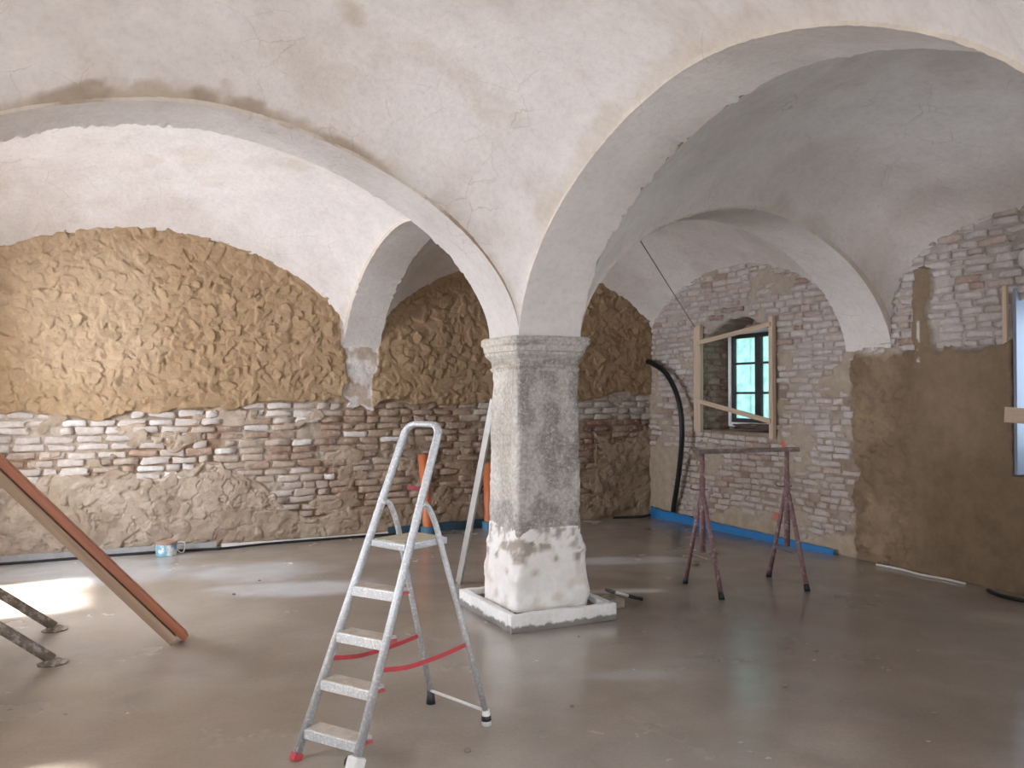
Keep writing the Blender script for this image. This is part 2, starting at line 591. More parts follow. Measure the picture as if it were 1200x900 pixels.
def build_wall_back():
    st = 0.0098
    a = np.arange(WX0 - 0.3, WX1 + 0.3, st)
    b = np.arange(0.0, 3.62, st)
    A, B = np.meshgrid(a, b, indexing='ij')
    nz = fbm(A * 1.7, B * 1.7, 3) - 0.5
    nf = fbm(A * 6, B * 6, 4) - 0.5
    # upper edge of the bare brick band
    top = 1.47 + 0.13 * sstep(0.2, 2.4, A) - 0.05 * sstep(3.0, 4.0, A) + 0.10 * sstep(4.6, 5.0, A)
    top = top + 0.22 * nz + 0.10 * nf
    clay = sstep(-0.012, 0.012, B - top)
    stub = (np.abs(A - 2.85 + 0.22 * nf) < 0.20 + 0.35 * nz) & (B > 1.50 + 0.2 * nf)
    clay = np.where(stub, 0, clay)
    # smeared clay on the lower wall
    low_edge = 0.86 - 0.75 * sstep(1.1, 2.5, A) - 0.45 * (1 - sstep(-0.9, -0.2, A)) + 0.55 * nz + 0.12 * nf
    low_edge = np.maximum(low_edge, 0.22 + 0.5 * nz + 0.10 * sstep(2.0, 3.2, A))
    low_edge = np.where(A > 6.1, np.maximum(low_edge, 1.15 + 0.8 * nz), low_edge)
    smear = 1 - sstep(-0.02, 0.02, B - low_edge)
    patch = sstep(0.60, 0.66, fbm(A * 2.6 + 9, B * 4.2, 21)) * (1 - clay)
    smear = np.maximum(smear, patch * 0.8)
    # heights
    Hc = np.full(A.shape, 0.0)
    ID = np.zeros(A.shape, int)
    add_pats(Hc, ID, A, B, a[0], 0.0, st, 6400, 0.040, 0.095, 0.008, 0.17, 0.017, (a[0], a[-1], 1.25, 3.6), 5, aspect=(0.6, 1.1))
    Hs = np.full(A.shape, 0.0)
    IS = np.zeros(A.shape, int)
    add_pats(Hs, IS, A, B, a[0], 0.0, st, 1500, 0.05, 0.15, 0.008, 0.08, 0.014, (a[0], a[-1], 0.0, 1.6), 6, aspect=(0.6, 1.0))
    crack = np.abs(fbm(A * 4.5, B * 6.5, 14, 5) - 0.5)
    Hs = Hs - 0.020 * (1 - sstep(0.0, 0.022, crack)) + 0.022 * (fbm(A * 14, B * 20, 16, 4) - 0.5)
    H = 0.006 * (fbm(A * 30, B * 30, 8, 3) - 0.5) * 2 - 0.024 + 0.075 * np.clip(fbm(A * 6, B * 9, 28, 5) - 0.49, 0, 1)
    H = H * (1 - clay) + clay * (0.018 + Hc)
    H = np.where(smear > 0.02, np.maximum(H, (1 - clay) * (smear * (0.014 + Hs) - 0.012)), H)
    H = np.where(stub, 0.012 + 0.02 * fbm(A * 9, B * 9, 15), H)
    H = H + 0.004 * (fbm(A * 40, B * 40, 22, 3) - 0.5)
    # colours
    tone = hash2(ID, ID * 0 + 3, 9)
    c = mixc(CLAY1, CLAY2, tone * 0.8)
    c = mixc(c, CLAY3, 0.75 * sstep(0.45, 0.7, fbm(A * 0.8, B * 0.9, 12)))
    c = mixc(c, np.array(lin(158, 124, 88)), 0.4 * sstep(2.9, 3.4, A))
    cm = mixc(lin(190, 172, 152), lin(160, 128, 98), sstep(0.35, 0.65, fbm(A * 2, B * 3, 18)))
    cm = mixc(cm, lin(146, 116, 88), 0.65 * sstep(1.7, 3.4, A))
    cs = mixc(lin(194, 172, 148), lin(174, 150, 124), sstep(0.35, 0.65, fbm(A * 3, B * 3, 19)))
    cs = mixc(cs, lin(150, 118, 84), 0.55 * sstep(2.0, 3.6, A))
    col = mixc(cm, cs, np.clip(smear, 0, 1))
    col = mixc(col, c, clay)
    col = np.where(stub[..., None], mixc(WASH, lin(190, 168, 148), sstep(0.45, 0.6, fbm(A * 7, B * 7, 24))), col)
    # pale lime zone on the wall behind the pillar
    pale = (1 - clay) * (A > 4.4) * sstep(1.30, 1.42, B + 0.15 * nf)
    col = mixc(col, lin(186, 172, 160), 0.8 * pale)

    def to3(a_, b_, h_):
        return np.stack([a_, WY1 - h_, b_ - 0.0], -1)
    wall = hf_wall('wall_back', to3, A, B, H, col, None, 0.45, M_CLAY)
    # bricks
    out = []
    r_ = random.Random(3)
    nrow = int(1.75 / PITCH)
    for k in range(nrow):
        z = 0.05 + k * PITCH
        x = WX0 - 0.1 + (0.13 if k % 2 else 0) + r_.uniform(-0.03, 0.03)
        while x < WX1 + 0.1:
            header = r_.random() < 0.22
            sx = 0.5 if header else 1.0
            sx *= r_.uniform(0.88, 1.12)
            L = BR_L * sx
            cx = x + L / 2
            x += L + r_.uniform(0.012, 0.028)
            i = int((cx - a[0]) / st)
            j = int(z / st)
            if not (0 <= i < A.shape[0] and 0 <= j < A.shape[1]):
                continue
            i0, i1 = max(0, i - int(L / 2 / st)), min(A.shape[0], i + int(L / 2 / st) + 1)
            cov = clay[i0:i1, j].mean()
            sm = smear[i0:i1, j].mean()
            if cov > 0.5 or sm > 0.92 or stub[i, j]:
                continue
            if r_.random() < 0.06 + 0.2 * sm:
                continue
            hgt = H[i, j]
            prot = r_.uniform(-0.004, 0.018) + 0.012 * (r_.random() < 0.15)
            t = r_.random()
            # colour by area: limewashed left, bare and brown to the right, red behind the pillar
            bare = float(sstep(1.2, 3.2, np.array(cx)))
            wash_n = float(fbm(np.array([cx * 1.3]), np.array([z * 2.4]), 33)[0])
            up = float(sstep(0.9, 1.25, np.array(z)))
            if cx > 4.4:
                if z > 1.36:
                    c0 = (200 - 20 * t, 188 - 22 * t, 178 - 24 * t)
                else:
                    c0 = (150 - 26 * t, 100 - 20 * t, 76 - 14 * t) if r_.random() < 0.62 else (172, 140, 112)
            elif wash_n + 0.12 * up - 0.20 * bare > 0.47:
                c0 = (222 - 14 * t, 212 - 18 * t, 204 - 20 * t)
            elif r_.random() < 0.5:
                c0 = (204 - 20 * t, 182 - 22 * t, 162 - 24 * t)
            else:
                c0 = (186 - 24 * t, 148 - 24 * t, 122 - 22 * t)
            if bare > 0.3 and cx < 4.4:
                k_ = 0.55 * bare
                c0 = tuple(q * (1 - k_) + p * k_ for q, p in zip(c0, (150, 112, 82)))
            if r_.random() < 0.06 and cx < 3.3:
                c0 = (232, 226, 220)
            Xv = cx * CS - WY1 * SN
            Dv = cx * SN + WY1 * CS
            pr = Dv - (3 if abs(Xv / Dv) < 0.6 else -6)
            out.append((cx, WY1 - prot, z + r_.gauss(0, 0.004), sx, r_.gauss(0, 0.012), lin(*c0), pr))
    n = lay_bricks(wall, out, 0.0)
    print('back bricks', n)
    return wall


wall_back = build_wall_back()

# ------------------------------------------------------------------ right wall
WIN_Y0, WIN_Y1, WIN_Z0, WIN_Z1 = 7.52, 8.80, 1.22, 2.52
NW_Y0, NW_Y1, NW_Z0, NW_Z1 = 3.30, 4.66, 0.98, 2.55


def build_wall_right():
    st = 0.0155
    a = np.arange(1.2, WY1 + 0.3, st)
    b = np.arange(0.0, 3.62, st)
    A, B = np.meshgrid(a, b, indexing='ij')
    nz = fbm(A * 1.7, B * 1.7, 51) - 0.5
    nf = fbm(A * 6, B * 6, 52) - 0.5
    rough = sstep(5.50, 5.53, A + 0.03 * nf) * (1 - sstep(-0.04, 0.04, A - 6.32 + 0.16 * nf + 0.25 * nz))
    rough = rough * (1 - sstep(-0.03, 0.03, B - 2.06 + 0.2 * nf))
    smooth = (1 - sstep(5.51, 5.54, A + 0.03 * nf)) * (1 - sstep(-0.02, 0.02, B - 2.12 + 0.22 * nf + 0.05 * (A - 4.5)))
    strip = sstep(-0.02, 0.0, 0.10 + 0.20 * nf - 0.06 * sstep(2.2, 2.8, B) - np.abs(A - 5.50 + 0.1 * nz)) * sstep(0, 0.02, 2.78 + 0.5 * nf - B)
    smooth = np.maximum(smooth, strip)
    corner = sstep(0.0, 0.05, A - 9.32 + 0.4 * nf) * (1 - sstep(0, 0.05, B - 0.95 + 0.4 * nf))
    foot = 1 - sstep(0, 0.04, B - 0.16 - 0.5 * nz - 0.2 * nf)
    patch = sstep(0.60, 0.66, fbm(A * 2.2 + 5, B * 3.4, 58))
    smear = np.maximum(np.maximum(corner, foot), patch * 0.7) * (A > 5.6)
    Hr = np.zeros(A.shape)
    ID = np.zeros(A.shape, int)
    add_pats(Hr, ID, A, B, a[0], 0.0, st, 900, 0.04, 0.12, 0.012, 0.22, 0.030, (5.3, 6.6, 0.0, 2.3), 61)
    crack = np.abs(fbm(A * 4.0, B * 4.0, 64, 5) - 0.5)
    H = 0.006 * (fbm(A * 28, B * 28, 65, 3) - 0.5) - 0.022 + 0.075 * np.clip(fbm(A * 5, B * 7, 59, 5) - 0.50, 0, 1)
    H = np.where(smear > 0.05, np.maximum(H, smear * (0.010 + 0.026 * fbm(A * 7, B * 7, 66)) - 0.010), H)
    H = H * (1 - rough) + rough * (0.004 + Hr - 0.022 * (1 - sstep(0, 0.025, crack)) + 0.014 * (fbm(A * 14, B * 14, 63, 4) - 0.5))
    H = H * (1 - smooth) + smooth * (0.052 + 0.010 * (fbm(A * 2, B * 2, 67) - 0.5))
    H = H + 0.003 * (fbm(A * 40, B * 40, 68, 3) - 0.5)
    cm = mixc(lin(182, 164, 148), lin(156, 132, 112), sstep(0.35, 0.65, fbm(A * 2, B * 3, 69)))
    cm = mixc(cm, lin(198, 188, 182), 0.45 * sstep(1.6, 2.2, B))
    cm = mixc(cm, lin(186, 164, 136), 0.8 * np.clip(smear, 0, 1))
    cr = mixc(lin(158, 130, 98), lin(138, 112, 82), sstep(0.4, 0.6, fbm(A * 3, B * 3, 70)))
    cs = mixc(lin(148, 122, 92), lin(135, 110, 81), sstep(0.35, 0.65, fbm(A * 1.2, B * 1.2, 71)))
    col = mixc(cm, cr, rough)
    col = mixc(col, cs, smooth)
    # orange spray marks left by the surveyors
    for (px, py) in ((917, 521), (908, 604)):
        k = (px - 600) / F_PX
        Y = WX1 * (CS - k * SN) / (SN + k * CS)
        D = WX1 * SN + Y * CS
        Z = EYE - (py - HORIZON) / F_PX * D
        mk = sstep(0.30, 0.75, np.exp(-(((A - Y) / 0.075) ** 2 + ((B - Z) / 0.055) ** 2)) + 0.5 * nf)
        col = mixc(col, lin(235, 110, 90), 0.9 * mk)
    # lime streak on the clay strip
    stripe = (np.abs(A - 5.53 - 0.02 * nf) < 0.016) & (B > 1.98) & (B < 2.36)
    col = mixc(col, lin(214, 206, 196), stripe * sstep(0.4, 0.5, fbm(A * 20, B * 14, 75)))

    def hole(y, z):
        jag = 0.03 * (fbm(y * 7, z * 7, 72) - 0.5) * 2
        arch = WIN_Z1 + 0.10 - 0.28 * ((y - 8.135) / 0.67) ** 2 + jag
        h1 = (y > WIN_Y0 + jag) & (y < WIN_Y1 + jag) & (z > WIN_Z0 + jag * 0.4) & (z < arch)
        h2 = (y > NW_Y0) & (y < NW_Y1) & (z > NW_Z0) & (z < NW_Z1 + 0.16 - 0.3 * ((y - 3.98) / 0.68) ** 2)
        return h1 | h2

    def to3(a_, b_, h_):
        return np.stack([WX1 - h_, a_, b_], -1)
    wall = hf_wall('wall_right', lambda a_, b_, h_: to3(a_, b_, h_), A, B, H, col, hole, 0.55, M_CLAY, np.array(lin(168, 138, 120)))
    wall.data.flip_normals()
    out = []
    r_ = random.Random(8)
    for k in range(int(3.45 / 0.074)):
        z = 0.05 + k * 0.074
        y = 2.4 + (0.13 if k % 2 else 0) + r_.uniform(-0.03, 0.03)
        while y < WY1 + 0.05:
            sx = (0.5 if r_.random() < 0.5 else 0.92) * r_.uniform(0.85, 1.12)
            L = BR_L * sx
            cy = y + L / 2
            y += L + r_.uniform(0.012, 0.026)
            i, j = int((cy - a[0]) / st), int(z / st)
            if not (0 <= i < A.shape[0] and 0 <= j < A.shape[1]):
                continue
            if rough[i, j] > 0.4 or smooth[i, j] > 0.4 or smear[i, j] > 0.95:
                continue
            if r_.random() < 0.04 or smear[i, j] > 0.4 and r_.random() < 0.45:
                continue
            if any(hole(np.array(q), np.array(zz)) for q in (cy - L / 2 - 0.01, cy, cy + L / 2 + 0.01) for zz in (z - 0.03, z + 0.03)):
                continue
            t = r_.random()
            v = r_.random()
            if v < 0.74:
                c0 = (214 - 16 * t, 202 - 18 * t, 197 - 18 * t)
            elif v < 0.93:
                c0 = (202 - 14 * t, 180 - 16 * t, 168 - 18 * t)
            else:
                c0 = (184 - 18 * t, 150 - 18 * t, 134 - 18 * t)
            if z < 0.9:
                c0 = tuple(q * 0.75 + p * 0.25 for q, p in zip(c0, (170, 140, 110)))
            D = WX1 * SN + cy * CS
            vis = abs((WX1 * CS - cy * SN) / D) < 0.6 and not (6.0 < cy < 6.6 and z > 1.95)
            out.append((WX1 - r_.uniform(-0.003, 0.012), cy, z + r_.gauss(0, 0.004) + 0.010 * math.sin(cy * 3.1 + k * 0.4), sx, r_.gauss(0, 0.02), lin(*c0), D + (0 if vis else 20)))
    n = lay_bricks(wall, out, -math.pi / 2, hs=0.88)
    jamb = []
    for (yy, z0, z1, xa, xb) in ((WIN_Y1 - 0.005, WIN_Z0 + 0.05, WIN_Z1 - 0.1, 7.03, 7.36), (NW_Y1 - 0.005, NW_Z0 + 0.05, NW_Z1 - 0.05, 7.2, 7.46)):
        k = 0
        z = z0
        while z < z1:
            x = xa + (0.06 if k % 2 else -0.02)
            while x < xb:
                sx = (0.5 if r_.random() < 0.6 else 0.8) * r_.uniform(0.9, 1.1)
                t = r_.random()
                c0 = (182 - 20 * t, 148 - 24 * t, 130 - 26 * t) if r_.random() < 0.6 else (152, 108, 90)
                jamb.append((x + BR_L * sx / 2, yy - r_.uniform(0.004, 0.022), z, sx, r_.gauss(0, 0.02), lin(*c0), 0))
                x += BR_L * sx + 0.018
            z += PITCH
            k += 1
    lay_bricks(wall, jamb, 0.0)
    print('right bricks', n)
    return wall


wall_right = build_wall_right()


# plain walls of the parts of the room behind and beside the camera
def coarse_wall(name, fixed, axis, lo, hi, hole, sign, depth, shade=(206, 196, 182)):
    st = 0.05
    a = np.arange(lo, hi + st, st)
    b = np.arange(0, 3.65, st)
    A, B = np.meshgrid(a, b, indexing='ij')
    H = 0.012 * (fbm(A * 3, B * 3, 81) - 0.5)
    c = mixc(lin(*shade), lin(186, 166, 140), sstep(0.4, 0.65, fbm(A * 1.4, B * 1.4, 82)))

    def to3(a_, b_, h_):
        f = fixed - sign * h_
        return np.stack([f, a_, b_], -1) if axis == 'x' else np.stack([a_, f, b_], -1)
    return hf_wall(name, to3, A, B, H, c, hole, depth, M_CLAY)


def rects(*rs):
    def h(a, b):
        m = np.zeros(a.shape, bool)
        for (a0, a1, b0, b1) in rs:
            m |= (a > a0) & (a < a1) & (b > b0) & (b < b1)
        return m
    return h


coarse_wall('wall_left', WX0, 'x', WY0 - 0.3, WY1 + 0.3, rects((7.3, 8.6, 1.0, 2.5), (2.9, 4.2, 1.0, 2.5), (-1.65, -0.35, 1.0, 2.5)), -1, 0.45)
coarse_wall('wall_front', WY0, 'y', WX0 - 0.3, WX1 + 0.3, rects((0.2, 1.8, 0.05, 2.4)), -1, 0.45)
coarse_wall('wall_right_front', WX1, 'x', WY0 - 0.3, 1.2, rects((-1.6, -0.4, 1.25, 2.5)), 1, 0.55)

# ------------------------------------------------------------------ vaults and arches
ceiling = struct(bpy.data.objects.new('ceiling', None))
COL.objects.link(ceiling)
ZS = 2.09
PL = (np.array(lin(226, 217, 211)), np.array(lin(216, 205, 197)), np.array(lin(202, 186, 166)))


def sup(u, n):
    return (1 - np.clip(np.abs(u), 0, 1) ** n) ** (1.0 / n)


def lip_noise(x, y, seed):
    return (fbm(x * 7, y * 7, seed, 4) - 0.5)


def vault(name, c00, c10, c11, c01, rx, ry, nx, ny, seed, step=0.025, n=150, p=1.6, loam=0.0, grey=1.0):
    """sail vault over a quadrilateral bay. rx=(rise at v=-1, rise at v=+1), ry=(rise at u=-1, at u=+1), same for exponents"""
    s = np.linspace(-1, 1, n)
    u1 = np.sin(s * math.pi / 2) * 0.6 + s * 0.4
    U, V = np.meshgrid(u1, u1, indexing='ij')
    a, b = (U + 1) / 2, (V + 1) / 2
    P = [(1 - a) * (1 - b) * c00[k] + a * (1 - b) * c10[k] + a * b * c11[k] + (1 - a) * b * c01[k] for k in (0, 1)]
    fx = (rx[0] * sup(U, nx[0])) * (1 - b) + (rx[1] * sup(U, nx[1])) * b
    fy = (ry[0] * sup(V, ny[0])) * (1 - a) + (ry[1] * sup(V, ny[1])) * a
    z = ZS + step + (fx ** p + fy ** p) ** (1 / p)
    z = z + 0.030 * (fbm(P[0] * 1.3, P[1] * 1.3, seed) - 0.5) + 0.010 * (fbm(P[0] * 6, P[1] * 6, seed + 3) - 0.5)
    m = fbm(P[0] * 1.1, P[1] * 1.1, seed + 5)
    c = mixc(PL[0], PL[1], sstep(0.4, 0.65, m))
    c = mixc(c, PL[2], 0.35 * sstep(0.60, 0.72, fbm(P[0] * 2.3, P[1] * 2.3, seed + 7, 5)))
    edge = np.minimum(1 - np.abs(U), 1 - np.abs(V))
    # loam left bare along the joint with the arches
    dirt = (1 - sstep(0.0, 0.055, edge + 0.10 * lip_noise(P[0], P[1], seed + 9))) * sstep(0.42, 0.6, fbm(P[0] * 0.9, P[1] * 0.9, seed + 11))
    c = mixc(c, lin(196, 176, 150), 0.45 * dirt)
    if loam:
        band = sstep(0.0, 0.03, (0.045 + 0.10 * lip_noise(P[0], P[1], seed + 9)) * (1 - sstep(0.25, 0.75, np.abs(U - 0.0))) - (1 - V))
        c = mixc(c, mixc(lin(160, 132, 100), lin(186, 164, 134), sstep(0.4, 0.6, fbm(P[0] * 5, P[1] * 5, seed + 15))), loam * band)
        for (sx_, sy_, sr) in ((1.30, 4.75, 0.14),):
            q = np.exp(-(((P[0] - sx_) / sr) ** 2 + ((P[1] - sy_) / sr) ** 2)) + 0.9 * (fbm(P[0] * 5, P[1] * 5, seed + 16) - 0.5)
            c = mixc(c, lin(190, 168, 138), 0.6 * sstep(0.45, 0.8, q))
    c = c * grey  # raised albedo on the right bays stands in for extra light
    verts = np.stack([P[0], P[1], z], -1)
    o = link(name, mesh_np(name, verts, grid_faces(n, n, True), np.clip(c, 0, 1)), M_VAULT, ceiling)
    return o


def arch(name, a0, a1, b0, b1, rise, nexp, seed, dirt=0.0, pale=0.82):
    """a0,a1: the two edges of one foot; b0,b1: the edges of the other foot"""
    n, m = 460, 8
    s = np.linspace(-1, 1, n)
    t = np.sin(s * math.pi / 2) * 0.75 + s * 0.25
    dxy = np.array([a1[0] - a0[0], a1[1] - a0[1]]) / math.hypot(a1[0] - a0[0], a1[1] - a0[1])
    V, F, C, base = [], [], [], 0
    for kind, w, up in (('soffit', np.linspace(0, 1, m), np.zeros(m)), ('side', np.zeros(3), np.array([0.30, 0.05, 0.0])), ('side', np.ones(3), np.array([0.0, 0.05, 0.30]))):
        T, W = np.meshgrid(t, w, indexing='ij')
        UP = np.broadcast_to(up, T.shape)
        f = (T + 1) / 2
        P = []
        for k in (0, 1):
            A = a0[k] * (1 - W) + a1[k] * W
            B = b0[k] * (1 - W) + b1[k] * W
            P.append(A * (1 - f) + B * f)
        # ragged plaster lip along both edges, running along the arch
        run = T * 2.2
        ln = (fbm(run * 24 + 40, W * 5.0 + 3, seed, 5) - 0.5) * (0.25 + 1.5 * sstep(0.35, 0.7, fbm(run * 3.1, W * 5.0, seed + 8, 3)))
        ed = ((W < 0.01) | (W > 0.99)) & (UP < 0.01)
        z = ZS + rise * sup(T, nexp) + UP + 0.012 * (fbm(P[0] * 2, P[1] * 2, seed + 1) - 0.5) + ed * 0.022 * ln
        off = np.where(W < 0.01, 1.0, np.where(W > 0.99, -1.0, 0)) * 0.028 * ln * ed
        P[0] = P[0] + off * dxy[0]
        P[1] = P[1] + off * dxy[1]
        mm = fbm(P[0] * 1.5, P[1] * 1.5 + T, seed + 2)
        c = mixc(PL[0] * pale, PL[1] * pale * 0.98, sstep(0.4, 0.65, mm))  # darker arch plaster, raised on the right arches in place of light
        if kind == 'side':
            cs = mixc(lin(214, 200, 180), lin(170, 142, 108), np.clip(dirt * sstep(0.35, 0.55, fbm(P[0] * 2, P[1] * 2, seed + 6)), 0, 1))
            c = mixc(c, cs, 0.9)
        V.append(np.stack([P[0], P[1], z], -1).reshape(-1, 3))
        C.append(np.asarray(c).reshape(-1, 3))
        F.append(grid_faces(n, len(w)) + base)
        base += n * len(w)
    return link(name, mesh_np(name, np.concatenate(V), np.concatenate(F), np.clip(np.concatenate(C), 0, 1)), M_VAULT, ceiling)


# pillar block corners at the springing
QX0, QX1, QY0, QY1 = 2.78, 3.30, 5.58, 6.10
NY0, NY1, NYA = 1.07, 1.61, 1.44
LX = WX0 - 0.02
RISE_L, RISE_R, RISE_Y = 1.37, 1.19, 1.27
NA = 1.78
FB0, FB1 = 2.63, 3.07         # arch foot on the back wall
FR0, FR1 = 5.88, 6.44         # arch foot on the right wall
vault('vault', (LX, QY1), (QX0, QY1), (FB0, WY1 + 0.1), (LX, WY1 + 0.1), (RISE_L, RISE_L - 0.15), (RISE_Y, RISE_Y), (NA, NA), (NA, NA), 101)
vault('vault', (QX1, QY1), (WX1 + 0.08, FR1), (WX1 + 0.08, WY1 + 0.1), (FB1, WY1 + 0.1), (RISE_R, RISE_R), (RISE_Y, RISE_Y - 0.20), (NA, NA), (NA, 1.9), 111, grey=1.05)
vault('vault', (LX, NYA), (QX0, NYA), (QX0, QY0), (LX, QY0), (RISE_L, RISE_L), (RISE_Y, RISE_Y + 0.02), (NA, NA), (NA, NA), 121, loam=0.75)
vault('vault', (QX1, NYA), (WX1 + 0.08, NYA), (WX1 + 0.08, FR0), (QX1, QY0), (RISE_R, RISE_R), (RISE_Y, RISE_Y - 0.19), (NA, NA), (NA, 3.2), 131, grey=1.04)
vault('vault', (LX, WY0 - 0.1), (QX0, WY0 - 0.1), (QX0, NY0), (LX, NY0), (RISE_L, RISE_L), (RISE_Y, RISE_Y), (NA, NA), (NA, NA), 141, n=60)
vault('vault', (QX1, WY0 - 0.1), (WX1 + 0.08, WY0 - 0.1), (WX1 + 0.08, NY0), (QX1, NY0), (RISE_R, RISE_R), (RISE_Y, RISE_Y), (NA, NA), (NA, NA), 151, n=60)
arch('arch', (QX0, QY0), (QX0, QY1), (LX, QY0), (LX, QY1), RISE_L, NA, 201, dirt=1.0)
arch('arch', (QX1, QY1), (QX1, QY0), (WX1, FR1), (WX1, FR0), RISE_R, NA, 211, pale=1.0)
arch('arch', (QX0, QY1), (QX1, QY1), (FB0, WY1), (FB1, WY1), RISE_Y, NA, 221)
arch('arch', (QX1, QY0), (QX0, QY0), (QX1, NYA), (QX0, NYA), RISE_Y + 0.02, NA, 231, pale=0.98)
arch('arch', (QX0, NY0), (QX0, NY1), (LX, NY0), (LX, NY1), RISE_L, NA, 241)
arch('arch', (QX1, NY1), (QX1, NY0), (WX1, NY1), (WX1, NY0), RISE_R, NA, 251)
arch('arch', (QX1, NY0), (QX0, NY0), (QX1, WY0), (QX0, WY0), RISE_Y, NA, 261)


# ------------------------------------------------------------------ bmesh builders
def bm_obj(name, bm, mat, parent=None, smooth=False, col=None):
    me = bpy.data.meshes.new(name)
    bm.normal_update()
    bm.to_mesh(me)
    bm.free()
    if smooth:
        me.polygons.foreach_set('use_smooth', np.ones(len(me.polygons), bool))
    return link(name, me, mat, parent)


def box(bm, cx, cy, cz, sx, sy, sz, mat=None, bevel=0.0):
    r = bmesh.ops.create_cube(bm, size=1.0, matrix=Matrix.Diagonal((sx, sy, sz, 1)))
    vs = r['verts']
    if bevel:
        es = list({e for v in vs for e in v.link_edges})
        g = bmesh.ops.bevel(bm, geom=es, offset=bevel, segments=2, affect='EDGES', profile=0.6)
        vs = list({v for f in g['faces'] for v in f.verts} | {v for v in vs if v.is_valid})
    T = Matrix.Translation((cx, cy, cz))
    if mat is not None:
        T = mat @ T if False else T @ mat
    bmesh.ops.transform(bm, matrix=T, verts=vs)
    return vs


def bar(bm, p0, p1, sx, sy, bevel=0.0, up=(0, 0, 1)):
    """square bar between two points; sx along side direction, sy along up-ish direction"""
    p0, p1 = Vector(p0), Vector(p1)
    d = (p1 - p0)
    L = d.length
    z = d.normalized()
    u = Vector(up)
    x = u.cross(z)
    if x.length < 1e-4:
        x = Vector((1, 0, 0))
    x.normalize()
    y = z.cross(x)
    rot = Matrix((x, y, z)).transposed().to_4x4()
    return box(bm, *((p0 + p1) / 2), sx, sy, L, rot, bevel)


def tube(bm, pts, rad, seg=10, cap=True, jitter=0.0):
    pts = [Vector(p) for p in pts]
    rads = rad if isinstance(rad, (list, tuple)) else [rad] * len(pts)
    rings = []
    t = (pts[1] - pts[0]).normalized()
    ref = Vector((0, 0, 1)) if abs(t.z) < 0.9 else Vector((1, 0, 0))
    x = ref.cross(t).normalized()
    for i, p in enumerate(pts):
        if i == 0:
            t = (pts[1] - p)
        elif i == len(pts) - 1:
            t = (p - pts[i - 1])
        else:
            t = (pts[i + 1] - pts[i - 1])
        t.normalize()
        x = (x - t * x.dot(t)).normalized()
        y = t.cross(x)
        rings.append([bm.verts.new(p + (x * math.cos(a) + y * math.sin(a)) * rads[i] * (1 + random.uniform(-jitter, jitter)))
                      for a in [2 * math.pi * k / seg for k in range(seg)]])
    for a, b in zip(rings, rings[1:]):
        for k in range(seg):
            k2 = (k + 1) % seg
            bm.faces.new((a[k], a[k2], b[k2], b[k]))
    if cap:
        bm.faces.new(rings[0][::-1])
        bm.faces.new(rings[-1])
    return rings


def smooth_path(pts, n=8):
    pts = [Vector(p) for p in pts]
    q = [pts[0]] + pts + [pts[-1]]
    out = []
    for i in range(1, len(q) - 2):
        for k in range(n):
            t = k / n
            a, b, c, d = q[i - 1], q[i], q[i + 1], q[i + 2]
            out.append(0.5 * ((2 * b) + (c - a) * t + (2 * a - 5 * b + 4 * c - d) * t * t + (3 * b - a - 3 * c + d) * t ** 3))
    out.append(pts[-1])
    return out


def tube_obj(name, pts, rad, mat, parent=None, seg=10, jitter=0.0):
    bm = bmesh.new()
    tube(bm, pts, rad, seg, True, jitter)
    return bm_obj(name, bm, mat, parent, True)


def lathe(bm, prof, seg=28, center=(0, 0, 0)):
    rings = []
    for (r, z) in prof:
        rings.append([bm.verts.new((center[0] + r * math.cos(2 * math.pi * k / seg), center[1] + r * math.sin(2 * math.pi * k / seg), center[2] + z)) for k in range(seg)])
    for a, b in zip(rings, rings[1:]):
        for k in range(seg):
            k2 = (k + 1) % seg
            bm.faces.new((a[k], a[k2], b[k2], b[k]))
    bm.faces.new(rings[0][::-1])
    bm.faces.new(rings[-1])


